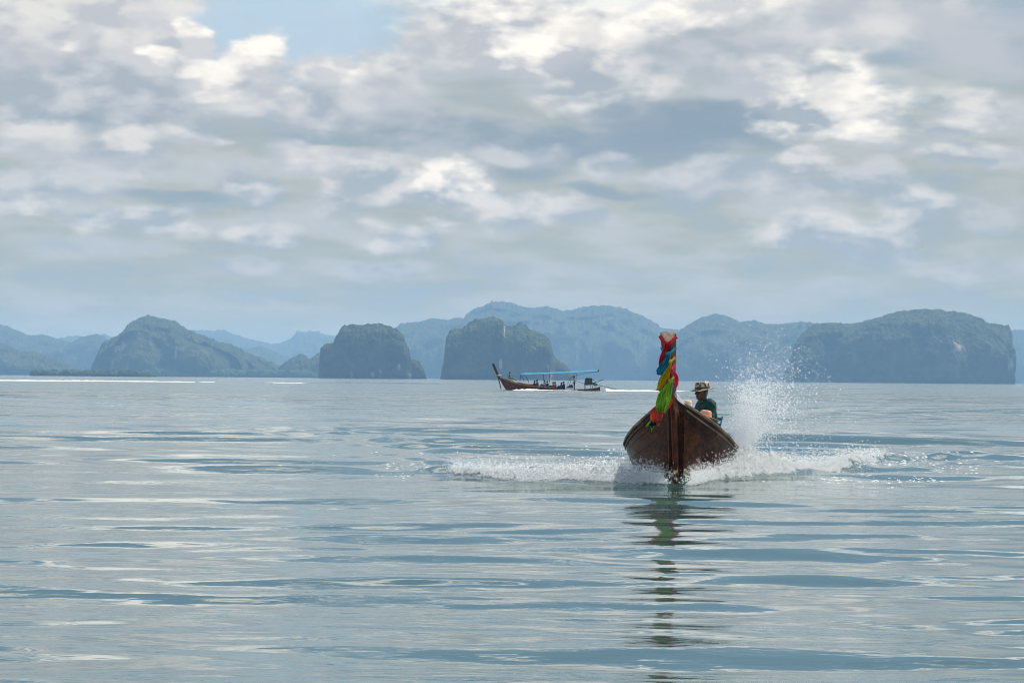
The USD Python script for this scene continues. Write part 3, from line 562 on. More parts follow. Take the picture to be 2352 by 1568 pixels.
fd = [[[-(float(half_beam(t_)) - .045), t_, float(_h(t_)) - .03], [float(half_beam(t_)) - .045, t_, float(_h(t_)) - .03], [float(half_beam(t_)) - .045, t_, float(_h(t_)) - .055], [-(float(half_beam(t_)) - .045), t_, float(_h(t_)) - .055]] for t_ in np.linspace(-.5, .9, 12)]
obj('fore_deck', bow_shift(loft(fd)), DECK, boat)
obj('transom', rbox(2 * float(half_beam(7.8)) - .03, .05, .66, (0, 7.79, .10), .01), HULL, boat)

# ------------------------------------------------------------------ sashes tied to the bow post
def zz2(X, Y): return (2560 + X / 6.272) * .5742, (1310 + Y / 6.272) * .5742
def zz3(X, Y): return (2520 + X / 6.535) * .5742, (1520 + Y / 6.535) * .5742
def sash_mesh(path, conv, scale, off, folds=3, depth=0.016, seed=0, ragged=0.0, t_of=None):
    """Hanging cloth: path of (x, y, half width) read off the photograph's zooms; the cloth gets folds, thickness and a place in front of the post."""
    path = np.array(path, float); n = len(path); uu_ = np.linspace(0, n - 1, max(14, 7 * n)); k = np.arange(n)
    X, Y, W = (Pchip(k, path[:, c])(uu_) for c in range(3))
    dX, dY = np.gradient(X), np.gradient(Y); L = np.hypot(dX, dY) + 1e-9; nx, ny = -dY / L, dX / L
    c = 27; s = np.linspace(-1, 1, c); r_ = np.random.default_rng(seed); ph = r_.uniform(0, 6.28, 3)
    front, back = [], []
    for i in range(len(uu_)):
        e = 1 + ragged * (0.35 * math.sin(5 * ph[0] + 0)) if i > len(uu_) - 3 else 1
        rf, rb_ = [], []
        for j in range(c):
            jag = ragged * math.sin(s[j] * 7 + ph[1]) * 12 if i == len(uu_) - 1 else 0
            x, y = X[i] + nx[i] * W[i] * s[j] * e + jag * dX[i] / L[i], Y[i] + ny[i] * W[i] * s[j] * e + jag * dY[i] / L[i]
            px, py = conv(x, y)
            wm = W[i] * scale
            a_ = s[j] * folds * 1.25 + ph[0] + .55 * uu_[i]; b_ = s[j] * folds * 3.1 + ph[1] - 0.9 * uu_[i]
            fo = depth * 1.5 * (abs(math.sin(a_)) * 1.3 - .7 + 0.40 * math.sin(b_) + .30 * math.sin(2.6 * uu_[i] + 2 * s[j] + ph[1])) * min(1, wm / .03) + 0.22 * wm * (s[j] ** 2)
            z_ = loc(px, py, -0.8)[2]; t_ = (post_front(max(z_, .2)) if t_of is None else t_of(px, py, z_)) - off + fo * (.4 if t_of is not None else 1)
            p_ = loc(px, py, t_); rf.append(p_); q = p_ + [0, .006 + .004, 0]; rb_.append(q)
        front.append(rf); back.append(rb_[::-1])
    return loft(np.concatenate([np.array(front), np.array(back)], 1))
def round_post(px, py, z):                                    # the post's flank at a pixel: cloth bands lie on it
    l = abs(loc(px, py, post_front(z))[0] - lean(z)); b0, b1 = float(np.interp(z, [0, 1.2, 2.1], [.026, .03, .042])), float(np.interp(z, [-.3, .3, 1.0, 1.3, 2.1], [.05, .06, .072, .078, .116]))
    return post_front(z) + .20 * float(np.clip((l - b0) / (b1 - b0), 0, 1.15)) - .02
def over_rail(px, py, z):
    ts = np.linspace(-.64, 3, 200); l = max(loc(px, py, -.4)[0] + .05, 0)
    return float(np.interp(l, half_beam(ts), ts)) - .05
def sash(label, name, mat, tails, bands=(), knots=()):
    allm = []
    t_ = thing('sash', label, 'sash', None)
    base = None
    parts_ = []
    for kw in tails: parts_.append(('tail', sash_mesh(**kw)))
    for kw in bands: parts_.append(('band', sash_mesh(**dict(kw, t_of=round_post))))
    for (conv, x, y, rx, ry, off) in knots:
        px, py = conv(x, y); z_ = loc(px, py, -.8)[2]; c_ = loc(px, py, post_front(z_) - off)
        sp = trimesh.creation.icosphere(4); v = sp.vertices * (1 + .55 * fb(sp.vertices * [1.6, 1.6, 3.2] + x, 2, 3)[:, None] + .12 * np.sin(sp.vertices[:, :1] * 9 + sp.vertices[:, 2:] * 5)); parts_.append(('knot', (v * [rx * .85, .024, ry * .8] + c_, sp.faces)))
    allv = np.vstack([cat(m_)[0] for _, m_ in parts_]); base = np.array([allv[:, 0].mean(), allv[:, 1].mean(), allv[:, 2].max()])
    UsdGeom.Xformable(t_).AddTransformOp().Set(Gf.Matrix4d(*frame_at(base).ravel().tolist()))
    for nm, m_ in parts_:
        v, f = cat(m_); obj(nm, (v - base, f), mat, t_, smooth=True)
    return t_
S2, S3 = 1 / 6.272 * .5742 / 163, 1 / 6.535 * .5742 / 161
RED, CYAN, YEL, PINK, LIME, CORAL, WHITE, NAVY, SCAR, LILAC = (cloth('cloth_%s' % n, c, t) for n, c, t in (
    ('red', (0.62, 0.006, 0.018), .3), ('cyan', (0.0, 0.30, 0.48), .3), ('yellow', (0.66, 0.47, 0.0), .42), ('pink', (0.78, 0.025, 0.12), .4), ('lime', (0.34, 0.60, 0.045), .5),
    ('coral', (0.75, 0.13, 0.06), .45), ('white', (0.78, 0.76, 0.80), .3), ('navy', (0.006, 0.014, 0.06), .15), ('scarlet', (0.65, 0.03, 0.01), .4), ('lilac', (0.22, 0.20, 0.48), .3)))
k2 = lambda path, off, folds=3, seed=0, ragged=0.0, depth=.012: dict(path=path, conv=zz2, scale=S2, off=off, folds=folds, seed=seed, ragged=ragged, depth=depth)
k3 = lambda path, off, folds=3, seed=0, ragged=0.0, depth=.016, t_of=None: dict(path=path, conv=zz3, scale=S3, off=off, folds=folds, seed=seed, ragged=ragged, depth=depth, t_of=t_of)
sash('red sash knotted topmost on the bow post, its dark red tail hanging left', 'sash', RED,
     [k2([(690, 410, 50), (655, 520, 75), (615, 640, 78), (565, 770, 76), (540, 880, 68), (520, 1010, 42)], .075, 3, 1)],
     [k2([(690, 385, 26), (790, 345, 34), (860, 280, 44), (918, 222, 46)], .045, 2, 2), k2([(660, 400, 30), (600, 350, 40), (545, 280, 48), (500, 200, 42)], .045, 2, 3)], [(zz2, 685, 395, .042, .032, .09)])
sash('cyan blue sash, second knot down the bow post with a ragged tail end', 'sash', CYAN,
     [k2([(715, 640, 50), (705, 730, 62), (670, 840, 72), (600, 940, 84), (530, 1060, 100), (440, 1160, 82)], .105, 4, 4, ragged=1.6)],
     [k2([(735, 625, 24), (800, 590, 28), (860, 545, 32), (905, 500, 34)], .05, 2, 5), k2([(600, 640, 20), (560, 560, 30), (532, 490, 26)], .02, 2, 6)], [(zz2, 712, 648, .045, .036, .115)])
sash('yellow sash third down the bow post with a broad olive shaded tail', 'sash', YEL,
     [k2([(765, 855, 24), (752, 940, 34), (715, 1060, 60), (655, 1190, 92), (600, 1320, 118), (560, 1430, 120), (530, 1590, 105)], .135, 5, 7, ragged=1.0)],
     [k2([(760, 848, 18), (810, 812, 26), (860, 770, 32), (895, 740, 34)], .055, 2, 8)], [(zz2, 765, 850, .028, .034, .14)])
sash('hot pink sash tied low on the post with its tail curling right', 'sash', PINK,
     [k2([(790, 1060, 26), (835, 1110, 36), (890, 1190, 46), (925, 1290, 48), (920, 1400, 42), (900, 1515, 14)], .10, 3, 9)],
     [k2([(785, 1050, 20), (830, 1000, 28), (885, 925, 30)], .06, 2, 10)], [(zz2, 788, 1052, .024, .03, .11)])
sash('scarlet strip of cloth showing between the yellow and lime sashes', 'sash', SCAR, [k2([(770, 1230, 14), (715, 1330, 26), (660, 1430, 30), (610, 1520, 26)], .15, 2, 11)])
sash('large lime green sash, lowest broad tail hanging left of the stem', 'sash', LIME,
     [k3([(1060, 30, 46), (1030, 130, 80), (960, 300, 140), (900, 450, 180), (850, 600, 172), (815, 720, 150), (790, 835, 118)], .20, 5, 12, depth=.02)],
     [k2([(775, 1305, 20), (820, 1270, 26), (860, 1235, 26)], .07, 2, 13)], [(zz3, 1062, 30, .04, .045, .19)])
sash('coral orange cloth bunched at the foot of the lime green sash', 'sash', CORAL, [k3([(715, 735, 110), (708, 800, 150), (695, 900, 165), (680, 1000, 150), (690, 1075, 118)], .17, 3, 14, depth=.024, ragged=.7)])
sash('narrow rust orange strip of cloth hanging close beside the stem', 'sash', CORAL, [k3([(1092, 470, 16), (1085, 560, 26), (1040, 660, 34), (975, 760, 24), (925, 890, 10)], .12, 2, 15)])
sash('navy cloth end hanging lowest, below the coral orange bunch', 'sash', NAVY, [k3([(600, 1060, 70), (585, 1130, 95), (555, 1190, 85), (550, 1235, 60)], .14, 3, 16)])
sash('thin lime green cloth tips fringing the navy cloth end', 'sash', LIME, [k3([(560, 1040, 22), (500, 1120, 26), (440, 1185, 28), (415, 1195, 8)], .155, 2, 17), k3([(470, 1180, 10), (540, 1220, 16), (560, 1290, 12), (552, 1350, 5)], .15, 2, 18), k3([(640, 1190, 8), (590, 1260, 14), (560, 1330, 8)], .152, 2, 19)])
sash('small rust orange scrap of cloth right of the navy cloth end', 'sash', CORAL, [k3([(700, 1110, 24), (740, 1160, 40), (770, 1205, 18)], .125, 2, 20)])
sash('white sash trailing from the post foot back along the right gunwale', 'sash', WHITE,
     [k3([(1140, 170, 26), (1148, 260, 40), (1180, 350, 48), (1240, 430, 52), (1310, 520, 48), (1390, 590, 40), (1480, 645, 16)], .0, 3, 21, t_of=over_rail)])
sash('lilac blue scrap of cloth under the pink sash tail', 'sash', LILAC, [k2([(860, 1390, 26), (868, 1460, 32), (870, 1560, 24), (880, 1600, 8)], .045, 2, 22)])

# ------------------------------------------------------------------ people
def to_tri(m_, edge=None, smooth_it=0):
    if edge: m_ = m_.refine_to_length(edge)
    g = m_.to_mesh(); t_ = trimesh.Trimesh(g.vert_properties[:, :3], g.tri_verts, process=True)
    if smooth_it: trimesh.smoothing.filter_taubin(t_, iterations=smooth_it)
    return t_
def hand(wrist, d, side, seg=6):
    """A relaxed hand: palm, four curled fingers of unequal length and a thumb off the side."""
    d = np.asarray(d, float); d /= np.linalg.norm(d); down = np.array([0, 0, -1.0]); s_ = np.cross(d, down); s_ /= np.linalg.norm(s_) + 1e-9
    w_ = np.asarray(wrist, float); k = w_ + d * .085
    S = lambda p, r: manifold3d.Manifold.sphere(r, seg).translate(list(map(float, p)))
    m_ = manifold3d.Manifold.batch_hull([S(w_, .024), S(k + s_ * .034, .014), S(k - s_ * .034, .014)])
    for o, L in ((-.033, .066), (-.011, .078), (.011, .082), (.033, .074)):
        a = k + s_ * o; b = a + d * L * .5 + down * .008; c = b + d * L * .38 + down * .028
        m_ = m_ + rod(a, b, .0095, .0085, seg) + rod(b, c, .0085, .007, seg)
    a = w_ + d * .03 + s_ * side * .028; b = a + s_ * side * .025 + d * .03; m_ = m_ + rod(a, b, .012, .010, seg) + rod(b, b + d * .03 + down * .01, .010, .008, seg)
    return m_
def head_mesh(c, yaw, tilt=0.0, seg=16, size=1.0):
    """A head with brow, nose, mouth, chin and ears, looking along +x before it is turned."""
    S = lambda p, r, sc=(1, 1, 1): manifold3d.Manifold.sphere(r, seg).scale(sc).translate(list(map(float, p)))
    m_ = manifold3d.Manifold.batch_hull([S((-.012, 0, .03), .092, (1.05, .84, 1)), S((.012, 0, -.03), .062, (1.1, .95, 1)), S((.052, 0, -.088), .026, (1, 1.35, .9)), S((-.03, 0, -.03), .066)])
    m_ = m_ + manifold3d.Manifold.batch_hull([S((.082, 0, .012), .010), S((.108, 0, -.028), .012), S((.082, .016, -.032), .010), S((.082, -.016, -.032), .010)])
    m_ = m_ + S((.072, 0, .030), .022, (1, 2.3, .55)) + S((.080, 0, -.060), .013, (1, 1.9, .6))
    for s in (-1, 1): m_ = m_ + S((-.012, s * .078, -.006), .028, (.6, .35, 1))
    return m_.scale((size, size, size)).rotate([0, math.degrees(tilt), math.degrees(yaw)]).translate(list(map(float, c)))
def rotz(p, a): c, s = math.cos(a), math.sin(a); return np.array([c * p[0] - s * p[1], s * p[0] + c * p[1], p[2]])
SEATED = dict(pelvis=(0, 0, .10), waist=(0, 0, .24), chest=(.02, 0, .40), neck=(.025, 0, .53), head=(.05, 0, .675), sho=(.01, .175, .455), elb=(.10, .25, .20), wri=(.30, .17, .14), hip=(.03, .09, .085), knee=(.43, .13, .10), ank=(.42, .13, -.32), toe=(.55, .14, -.36))
FLOOR = dict(SEATED, knee=(.34, .14, .36), ank=(.58, .13, .06), toe=(.70, .14, .03), wri=(.28, .14, .33), elb=(.06, .25, .24))
STAND = dict(pelvis=(0, 0, .92), waist=(0, 0, 1.06), chest=(.01, 0, 1.25), neck=(.02, 0, 1.40), head=(.045, 0, 1.545), sho=(0, .175, 1.325), elb=(-.06, .24, 1.06), wri=(-.20, .20, .92), hip=(0, .09, .88), knee=(.03, .11, .48), ank=(0, .12, .08), toe=(.14, .14, .03))
def person(label, frame, pose, shirt, trousers, skin, hair=HAIR, head_yaw=0.0, head_tilt=0.0, fine=False, shirtless=False, hat=None, group=None, arms=None, sleeves=0.55, vest=None):
    J = {k: np.array(v, float) for k, v in pose.items()}; seg = 16 if fine else 8
    mir = lambda p, s: np.array([p[0], p[1] * s, p[2]])
    A = {}
    for s in (-1, 1): A[s] = [mir(J['sho'], s), mir(J['elb'], s), mir(J['wri'], s)]
    if arms:
        for s, (e, w_) in arms.items(): A[s][1], A[s][2] = np.array(e, float), np.array(w_, float)
    t_ = thing('person', label, 'person', frame, group)
    S = lambda p, r: manifold3d.Manifold.sphere(r, seg).translate(list(map(float, p)))
    def torso(g):
        m_ = manifold3d.Manifold.batch_hull([S(J['pelvis'] + [0, .07, 0], .105 + g), S(J['pelvis'] - [0, .07, 0], .105 + g), S(J['waist'] + [0, .055, 0], .095 + g), S(J['waist'] - [0, .055, 0], .095 + g)])
        m_ = m_ + manifold3d.Manifold.batch_hull([S(J['waist'] + [0, .055, 0], .095 + g), S(J['waist'] - [0, .055, 0], .095 + g), S(J['chest'] + [0, .075, 0], .105 + g), S(J['chest'] - [0, .075, 0], .105 + g), S(A[1][0] * [1, .86, 1], .06 + g), S(A[-1][0] * [1, .86, 1], .06 + g)])
        return m_ + manifold3d.Manifold.batch_hull([S(A[1][0] * [1, .8, 1] , .05 + g), S(A[-1][0] * [1, .8, 1], .05 + g), S(J['neck'] - [0, 0, .04], .052 + g)])
    def leg(s, g, upto=1.0):
        h, k_, a_ = mir(J['hip'], s), mir(J['knee'], s), mir(J['ank'], s)
        return chain([h, k_, k_ + (a_ - k_) * upto], [.085 + g, .056 + g, .056 + (.038 - .056) * upto + g], seg)
    body = torso(0) + chain([J['neck'] - [0, 0, .05], J['neck'], J['head'] - [.03, 0, .05]], [.056, .050, .052], seg) + head_mesh(J['head'], head_yaw, head_tilt, seg, 1.12 if fine else 1.0)
    for s in (-1, 1):
        body = body + chain(A[s], [.050, .040, .027], seg) + hand(A[s][2], A[s][2] - A[s][1], -s, 6)
        body = body + leg(s, 0) + chain([mir(J['ank'], s) - [.03, 0, .02], mir(J['toe'], s)], [.036, .026], seg)
    obj('body', to_tri(body, .02 if fine else None, 4 if fine else 0), skin, t_, smooth=50 if not fine else True)
    if not shirtless:
        sh = torso(.014)
        for s in (-1, 1):
            e = A[s][0] + (A[s][1] - A[s][0]) * min(1, sleeves * 1.0)
            pts, rs = [A[s][0], e], [.066, .056]
            if sleeves > 1: pts.append(A[s][1] + (A[s][2] - A[s][1]) * (sleeves - 1)); rs = [.066, .054, .044]
            sh = sh + chain(pts, rs, seg)
        sh = sh - manifold3d.Manifold.sphere(.058, seg).scale((1, 1, 1.2)).translate(list(map(float, J['neck'] + [.012, 0, .055])))
        if fine:
            tm = to_tri(sh, .016, 5); v = np.array(tm.vertices); w_ = fb(np.stack([v[:, 0] * 9 + v[:, 2] * 7, v[:, 1] * 9, v[:, 2] * 10 - v[:, 0] * 9], 1), 3, 8)
            tm.vertices = v + tm.vertex_normals * (w_ * .035)[:, None]
            obj('shirt', tm, shirt, t_, smooth=True)
            ring = [[J['neck'] + [.012 + .063 * math.cos(a), .063 * math.sin(a), -.012 - .022 * math.cos(a) * (1 if math.cos(a) > 0 else .2) + dz] for dz in (0,)][0] for a in np.linspace(0, 2 * math.pi, 22)]
            cm = None
            for a, b in zip(ring[:-1], ring[1:]): c = rod(a, b, .0125, None, 8); cm = c if cm is None else cm + c
            obj('collar', to_tri(cm), COLLAR, t_, smooth=True)
        else: obj('shirt', to_tri(sh), shirt, t_, smooth=50)
        if vest is not None: obj('life_vest', to_tri(torso(.03) - manifold3d.Manifold.sphere(.075, seg).translate(list(map(float, J['neck'] + [.01, 0, .03])))), vest, t_, smooth=50)
    tr = manifold3d.Manifold.batch_hull([S(J['pelvis'] + [0, .07, 0], .122), S(J['pelvis'] - [0, .07, 0], .122), S(J['pelvis'] + [0, .05, .05], .112), S(J['pelvis'] - [0, .05, -.05], .112)]) + leg(1, .014, .9) + leg(-1, .014, .9)
    obj('trousers', to_tri(tr), trousers, t_, smooth=50)
    if hat is None:
        hm = manifold3d.Manifold.sphere(.101, seg).scale((1.06, .88, 1)).translate([-.018, 0, .038]) - manifold3d.Manifold.cube([.2, .3, .3], True).translate([.135, 0, -.02]) - manifold3d.Manifold.cube([.4, .3, .2], True).translate([.03, 0, -.135])
        obj('hair', to_tri(hm.rotate([0, math.degrees(head_tilt), math.degrees(head_yaw)]).translate(list(map(float, J['head'])))), hair, t_, smooth=50)
    for s in (-1, 1):
        ey = manifold3d.Manifold.sphere(.0105, 8).translate([.083, s * .031, .012]).rotate([0, math.degrees(head_tilt), math.degrees(head_yaw)]).translate(list(map(float, J['head'])))
        obj('eye', to_tri(ey), EYEW, t_, smooth=True)
    if hat: hat(t_, J['head'], head_yaw)
    return t_
def disc_profile(prof, n=48, wob=None):
    prof = np.array(prof, float); a = np.linspace(0, 2 * np.pi, n, endpoint=False)
    v = np.stack([prof[:, :1] * np.cos(a), prof[:, :1] * np.sin(a), np.repeat(prof[:, 1:2], n, 1)], -1)
    if wob is not None: v[..., 2] += wob(prof[:, :1], a[None])
    f = grid_faces(len(prof), n, True)
    return v.reshape(-1, 3), f
def turned(mesh, tilt_x, tilt_y, c):
    v, f = cat(mesh); R = trimesh.transformations.euler_matrix(tilt_x, tilt_y, 0)[:3, :3]; return v @ R.T + np.asarray(c), f
CLOSED_BRIM = lambda r0, r1, z: [(r0, z), (r1, z - .012), (r1 + .004, z - .016), (r1, z - .020), (r0, z - .010)]
def boonie(t_, c, yaw):
    wob = lambda r, a: np.clip(r - .11, 0, 1) * (0.34 * np.maximum(np.cos(a - 3.3), 0) ** 2 + .10 * np.cos(3 * a + .5) - .14 * np.maximum(np.cos(a + .2), 0))
    c_ = np.array(c) + [-.015, 0, .042]
    crown = [(.0, .112), (.07, .113), (.096, .108), (.108, .094), (.110, .06), (.114, .0), (.108, -.008)]
    cr = disc_profile(crown, wob=lambda r, a: .006 * np.sin(3 * a) * (r > .05)); brim = disc_profile(CLOSED_BRIM(.112, .182, .006), wob=wob)
    h = obj('hat', turned(cr, .0, .10, c_), CAMO, t_, smooth=True, label='camouflage sun hat')
    obj('brim', turned(brim, .0, .10, c_), CAMO, h, smooth=True)
    obj('hat_band', turned(disc_profile([(.1125, .036), (.1165, .034), (.1175, .012), (.1145, .010)]), .0, .10, c_), BLACKC, h, smooth=True)

# the helmsman on his blue chair, turned to the left of the picture and a little towards the viewer
man_at = loc(1629, 970, 4.75); man_at[2] = .585
MAN_FACE = math.pi + math.radians(28)
Fm = frame_at(man_at, MAN_FACE); Fm[:3, :3] *= 1.08
chair = thing('chair', 'blue framed chair under the man in dark green shirt', 'chair', frame_at((man_at[0] - .06, man_at[1], .222), MAN_FACE))
obj('stern_platform', rbox(1.36, 2.6, .03, (0, 5.6, .205), .008), DECK, boat)
obj('seat', rbox(.42, .42, .03, (0.02, 0, .375), .012), BLUEM, chair, smooth=40)
for x in (-.17, .20):
    for y in (-.18, .18): obj('leg', rod((x, y, 0.012), (x * .9, y * .95, .365), .013), BLUEM, chair, smooth=40)
for y in (-.15, .15): obj('back_post', rod((-.17, y, .38), (-.235, y, .66), .014), BLUEM, chair, smooth=40)
for z, x in ((.52, -.203), (.62, -.226)): obj('back_slat', rbox(.014, .30, .05, (x, 0, z), .007), BLUEM, chair, smooth=40)
pose = dict(SEATED); 
pose.update(chest=(.055, 0, .40), neck=(.10, 0, .53), head=(.145, 0, .655), sho=(.06, .19, .475), waist=(.0, 0, .24))
person('helmsman in dark green shirt and camouflage sun hat seated facing left', Fm, pose, DGREEN, NAVYT, SKIN, head_yaw=math.radians(14), fine=True, hat=boonie,
       arms={1: ((.12, .27, .20), (.40, .20, .17)), -1: ((.16, -.25, .22), (.42, -.12, .2))}, sleeves=1.75)
# two passengers sitting low ahead of him; little more than their hats shows over the bow
def cream_hat(t_, c, yaw):
    c_ = np.array(c) + [-.01, 0, .045]
    h = obj('hat', turned(disc_profile([(0, .125), (.07, .125), (.088, .115), (.096, .09), (.110, .0), (.135, -.05), (.140, -.055), (.132, -.052), (.106, -.002)]), 0, 0, c_), CREAM, t_, smooth=True, label='cream cloth hat with a dark cord')
    a = np.linspace(0, 2 * np.pi, 30); m_ = None
    for p, q in zip(a[:-1], a[1:]):
        P_ = lambda b: (c_[0] + .108 * math.cos(b), c_[1] + .108 * math.sin(b), c_[2] + .018 + .012 * math.cos(b)); c = rod(P_(p), P_(q), .006, None, 6); m_ = c if m_ is None else m_ + c
    obj('cord', to_tri(m_), BLACKC, h, smooth=True)
def straw_hat(t_, c, yaw):
    c_ = np.array(c) + [-.01, 0, .05]
    h = obj('hat', turned(disc_profile([(0, .118), (.06, .118), (.082, .108), (.092, .085), (.106, .0), (.10, -.004)], wob=lambda r, a: .004 * np.sin(5 * a)), .0-.12, -.05, c_), PINKS, t_, smooth=True, label='pink banded straw hat')
    obj('brim', turned(disc_profile(CLOSED_BRIM(.104, .255, .004), wob=lambda r, a: np.clip(r - .11, 0, 1) * .16 * np.cos(2 * a)), -.12, -.05, c_), STRAW, h, smooth=True)
pa = loc(1575, 934, 3.3); pa[2] -= .675 + .06
person('passenger low behind the bow whose cream hat with dark cord shows', frame_at(pa, -math.pi / 2), SEATED, cloth('passenger_grey', (.2, .2, .22), .1), NAVYT, SKIN, hat=cream_hat)
pb = loc(1620, 957, 3.6); pb[2] -= .675 + .06
person('passenger low behind the right gunwale under a pink banded straw hat', frame_at(pb, -math.pi / 2), FLOOR, cloth('passenger_blue', (.06, .12, .25), .1), NAVYT, SKIN, hat=straw_hat)

# ------------------------------------------------------------------ the roofed longtail boat further out, side on, bow to the left
FD = FO[1]; FS = FPX / FD            # its place, distance and pixels per metre
_fl = np.array([math.cos(ROLL * .3), -0.035, 0]); _fl /= np.linalg.norm(_fl)
FROT = np.array([_fl, np.cross([0, 0, 1.0], _fl), [0, 0, 1.0]])
def fxy(px, py):                                                # metres along the boat and up, from a pixel
    p_ = at(px, py, FD); return (p_[0] - FO[0]), p_[2]
def z5(X, Y): return fxy((1940 + X / 8.4) * .5742, (1440 + Y / 8.4) * .5742)
def z6(X, Y): return fxy((2180 + X / 8.4) * .5742, (1450 + Y / 8.4) * .5742)
def fframe(base, rz=0.0, size=1.0):
    F = np.eye(4); c, s = math.cos(rz), math.sin(rz)
    F[:3, :3] = size * np.array([[c, s, 0], [-s, c, 0], [0, 0, 1]]) @ FROT; F[3, :3] = FO * [1, 1, 0] + np.asarray(base) @ FROT
    return F
FHULL = wood('brown_boat_side', (0.07, 0.020, 0.008), (0.26, 0.082, 0.028), 0.4, ior=1.15, stretch=(.8, 9, 9))
FRAIL = wood('orange_rail', (0.42, 0.17, 0.035), (0.70, 0.34, 0.09), 0.45, ior=1.25, stretch=(.8, 9, 9))
FPOST = wood('dark_post', (0.03, 0.018, 0.01), (0.10, 0.065, 0.035), 0.6)
ROOF = flat_look('blue_awning', (0.022, 0.24, 0.38), 0.55, 0.15, 1.5)
METAL = flat_look('dull_metal_pipe', (0.10, 0.10, 0.10), 0.5, 0.2, 5, metallic=0.4)
ENGINE = flat_look('dark_engine', (0.015, 0.02, 0.018), 0.5, 0.5, 7)
EGREEN = flat_look('green_engine_paint', (0.02, 0.20, 0.10), 0.5, 0.3, 7)
MAT = flat_look('green_mat', (0.10, 0.34, 0.06), 0.8, 0.25, 8)
DRED = cloth('dark_red_cloth', (0.14, 0.015, 0.02), .2)
sh = np.array([z5(450, 545), z5(700, 655), z5(1000, 745), z5(1400, 835), z5(2000, 895), z5(2340, 940), z6(500, 880), z6(900, 895), z6(1300, 890), z6(1600, 862), z6(1850, 800)])
sheer = Pchip(sh[:, 0], sh[:, 1]); X0, X1 = sh[0, 0], sh[-1, 0]
stx, stz = np.array([z5(450, 545), z5(520, 690), z5(610, 860), z5(700, 995), z5(760, 1060)]).T
fb_t = thing('longtail_boat', 'brown longtail boat under a long blue awning, carrying passengers across the bay', 'boat', fframe((0, 0, 0)))
def fhalf(x): u = (x - X0) / (X1 - X0); return 0.06 + 0.88 * (1 - np.clip(1 - u / .42, 0, 1) ** 1.9) - .30 * np.clip((u - .7) / .3, 0, 1) ** 1.5
xs_ = np.concatenate([np.linspace(X0, X0 + 2.6, 18), np.linspace(X0 + 2.6, X1, 40)[1:]])
keel_ = np.array([np.interp(x, stx, stz) if x < stx[-1] else -.35 for x in xs_])
def fside(sg, w0, w1, th_, out=0.0):
    secs = []
    for x, k_ in zip(xs_, keel_):
        b, h = fhalf(x), float(sheer(x)); k_ = min(k_, h - .02)
        o = [[x, sg * (.02 + (b + out) * w ** .45), k_ + (h - k_) * w] for w in np.linspace(w0, w1, 5)]
        secs.append(o + [[q[0], q[1] - sg * th_, q[2]] for q in o[::-1]])
    return loft(secs)
for sg in (-1, 1):
    for a, b in ((0, .3), (.303, .6), (.603, .88)): obj('hull_plank', fside(sg, a, b, .03), FHULL, fb_t, smooth=35)
    obj('gunwale', fside(sg, .885, 1.04, .07, .03), FRAIL, fb_t, smooth=35)
dk = [[[x, -fhalf(x) * .9, float(sheer(x)) - .10], [x, fhalf(x) * .9, float(sheer(x)) - .10], [x, fhalf(x) * .9, float(sheer(x)) - .14], [x, -fhalf(x) * .9, float(sheer(x)) - .14]] for x in np.linspace(X0 + .1, X0 + 3.0, 10)]
obj('fore_deck', loft(dk), FRAIL, fb_t)
dk = [[[x, -fhalf(x) * .8, .10], [x, fhalf(x) * .8, .10], [x, fhalf(x) * .8, .05], [x, -fhalf(x) * .8, .05]] for x in np.linspace(X0 + 3.2, X1 - .1, 12)]
obj('deck', loft(dk), FRAIL, fb_t)
obj('inner_board', loft([[[x, .82 * fhalf(x), float(sheer(x)) - .05], [x, .82 * fhalf(x) + .04, float(sheer(x)) - .05], [x, .9 * fhalf(x) + .04, float(sheer(x)) + .16], [x, .9 * fhalf(x), float(sheer(x)) + .16]] for x in np.linspace(X0 + 2.6, X0 + 5.4, 8)]), FRAIL, fb_t)
obj('transom', rbox(.06, 2 * fhalf(X1) * .95, .5, (X1 - .03, 0, float(sheer(X1)) - .28), .01), FHULL, fb_t)
pp = np.array([z5(470, 620), z5(440, 520), z5(370, 370), z5(310, 230), z5(262, 120)]); pcx, pcz = Pchip(range(5), pp[:, 0])(np.linspace(0, 4, 24)), Pchip(range(5), pp[:, 1])(np.linspace(0, 4, 24))
ptg = np.gradient(np.stack([pcx, pcz], 1), axis=0); ptg /= np.linalg.norm(ptg, axis=1, keepdims=True)
obj('bow_post', loft([[[pcx[i] - ptg[i, 1] * a, b, pcz[i] + ptg[i, 0] * a] for a, b in ((-.17, -.11), (-.17, .11), (.15, .05), (.15, -.05))] for i in range(24)]), FPOST, fb_t, smooth=40)
q = z5(480, 510); obj('cloth_tie', rbox(.55, .36, .24, (q[0], 0, q[1]), .08), CREAM, fb_t, smooth=40)
def strip(a, b, w0, w1, y, th_=.03): return loft([[[a[0] + (b[0] - a[0]) * u - w, y - th_, a[1] + (b[1] - a[1]) * u], [a[0] + (b[0] - a[0]) * u + w, y - th_, a[1] + (b[1] - a[1]) * u], [a[0] + (b[0] - a[0]) * u + w, y + th_, a[1] + (b[1] - a[1]) * u], [a[0] + (b[0] - a[0]) * u - w, y + th_, a[1] + (b[1] - a[1]) * u]] for u, w in ((0, w0), (.3, (w0 + w1) / 2), (1, w1))])
sa = z5(440, 560); sb = z5(540, 960)
t_ = thing('sash', 'long dark red sash hanging to the water from the roofed boat bow', 'sash', fframe((sa[0], -.22, sa[1])))
obj('tail', cat(strip((0, 0), (sb[0] - sa[0], sb[1] - sa[1]), .10, .055, 0.0)), DRED, t_)
ma = z5(560, 580); mb = z5(950, 680)
t_ = thing('mat', 'green mat on the roofed boat foredeck under the sitting man', 'mat', fframe((ma[0], 0, ma[1] - .1)))
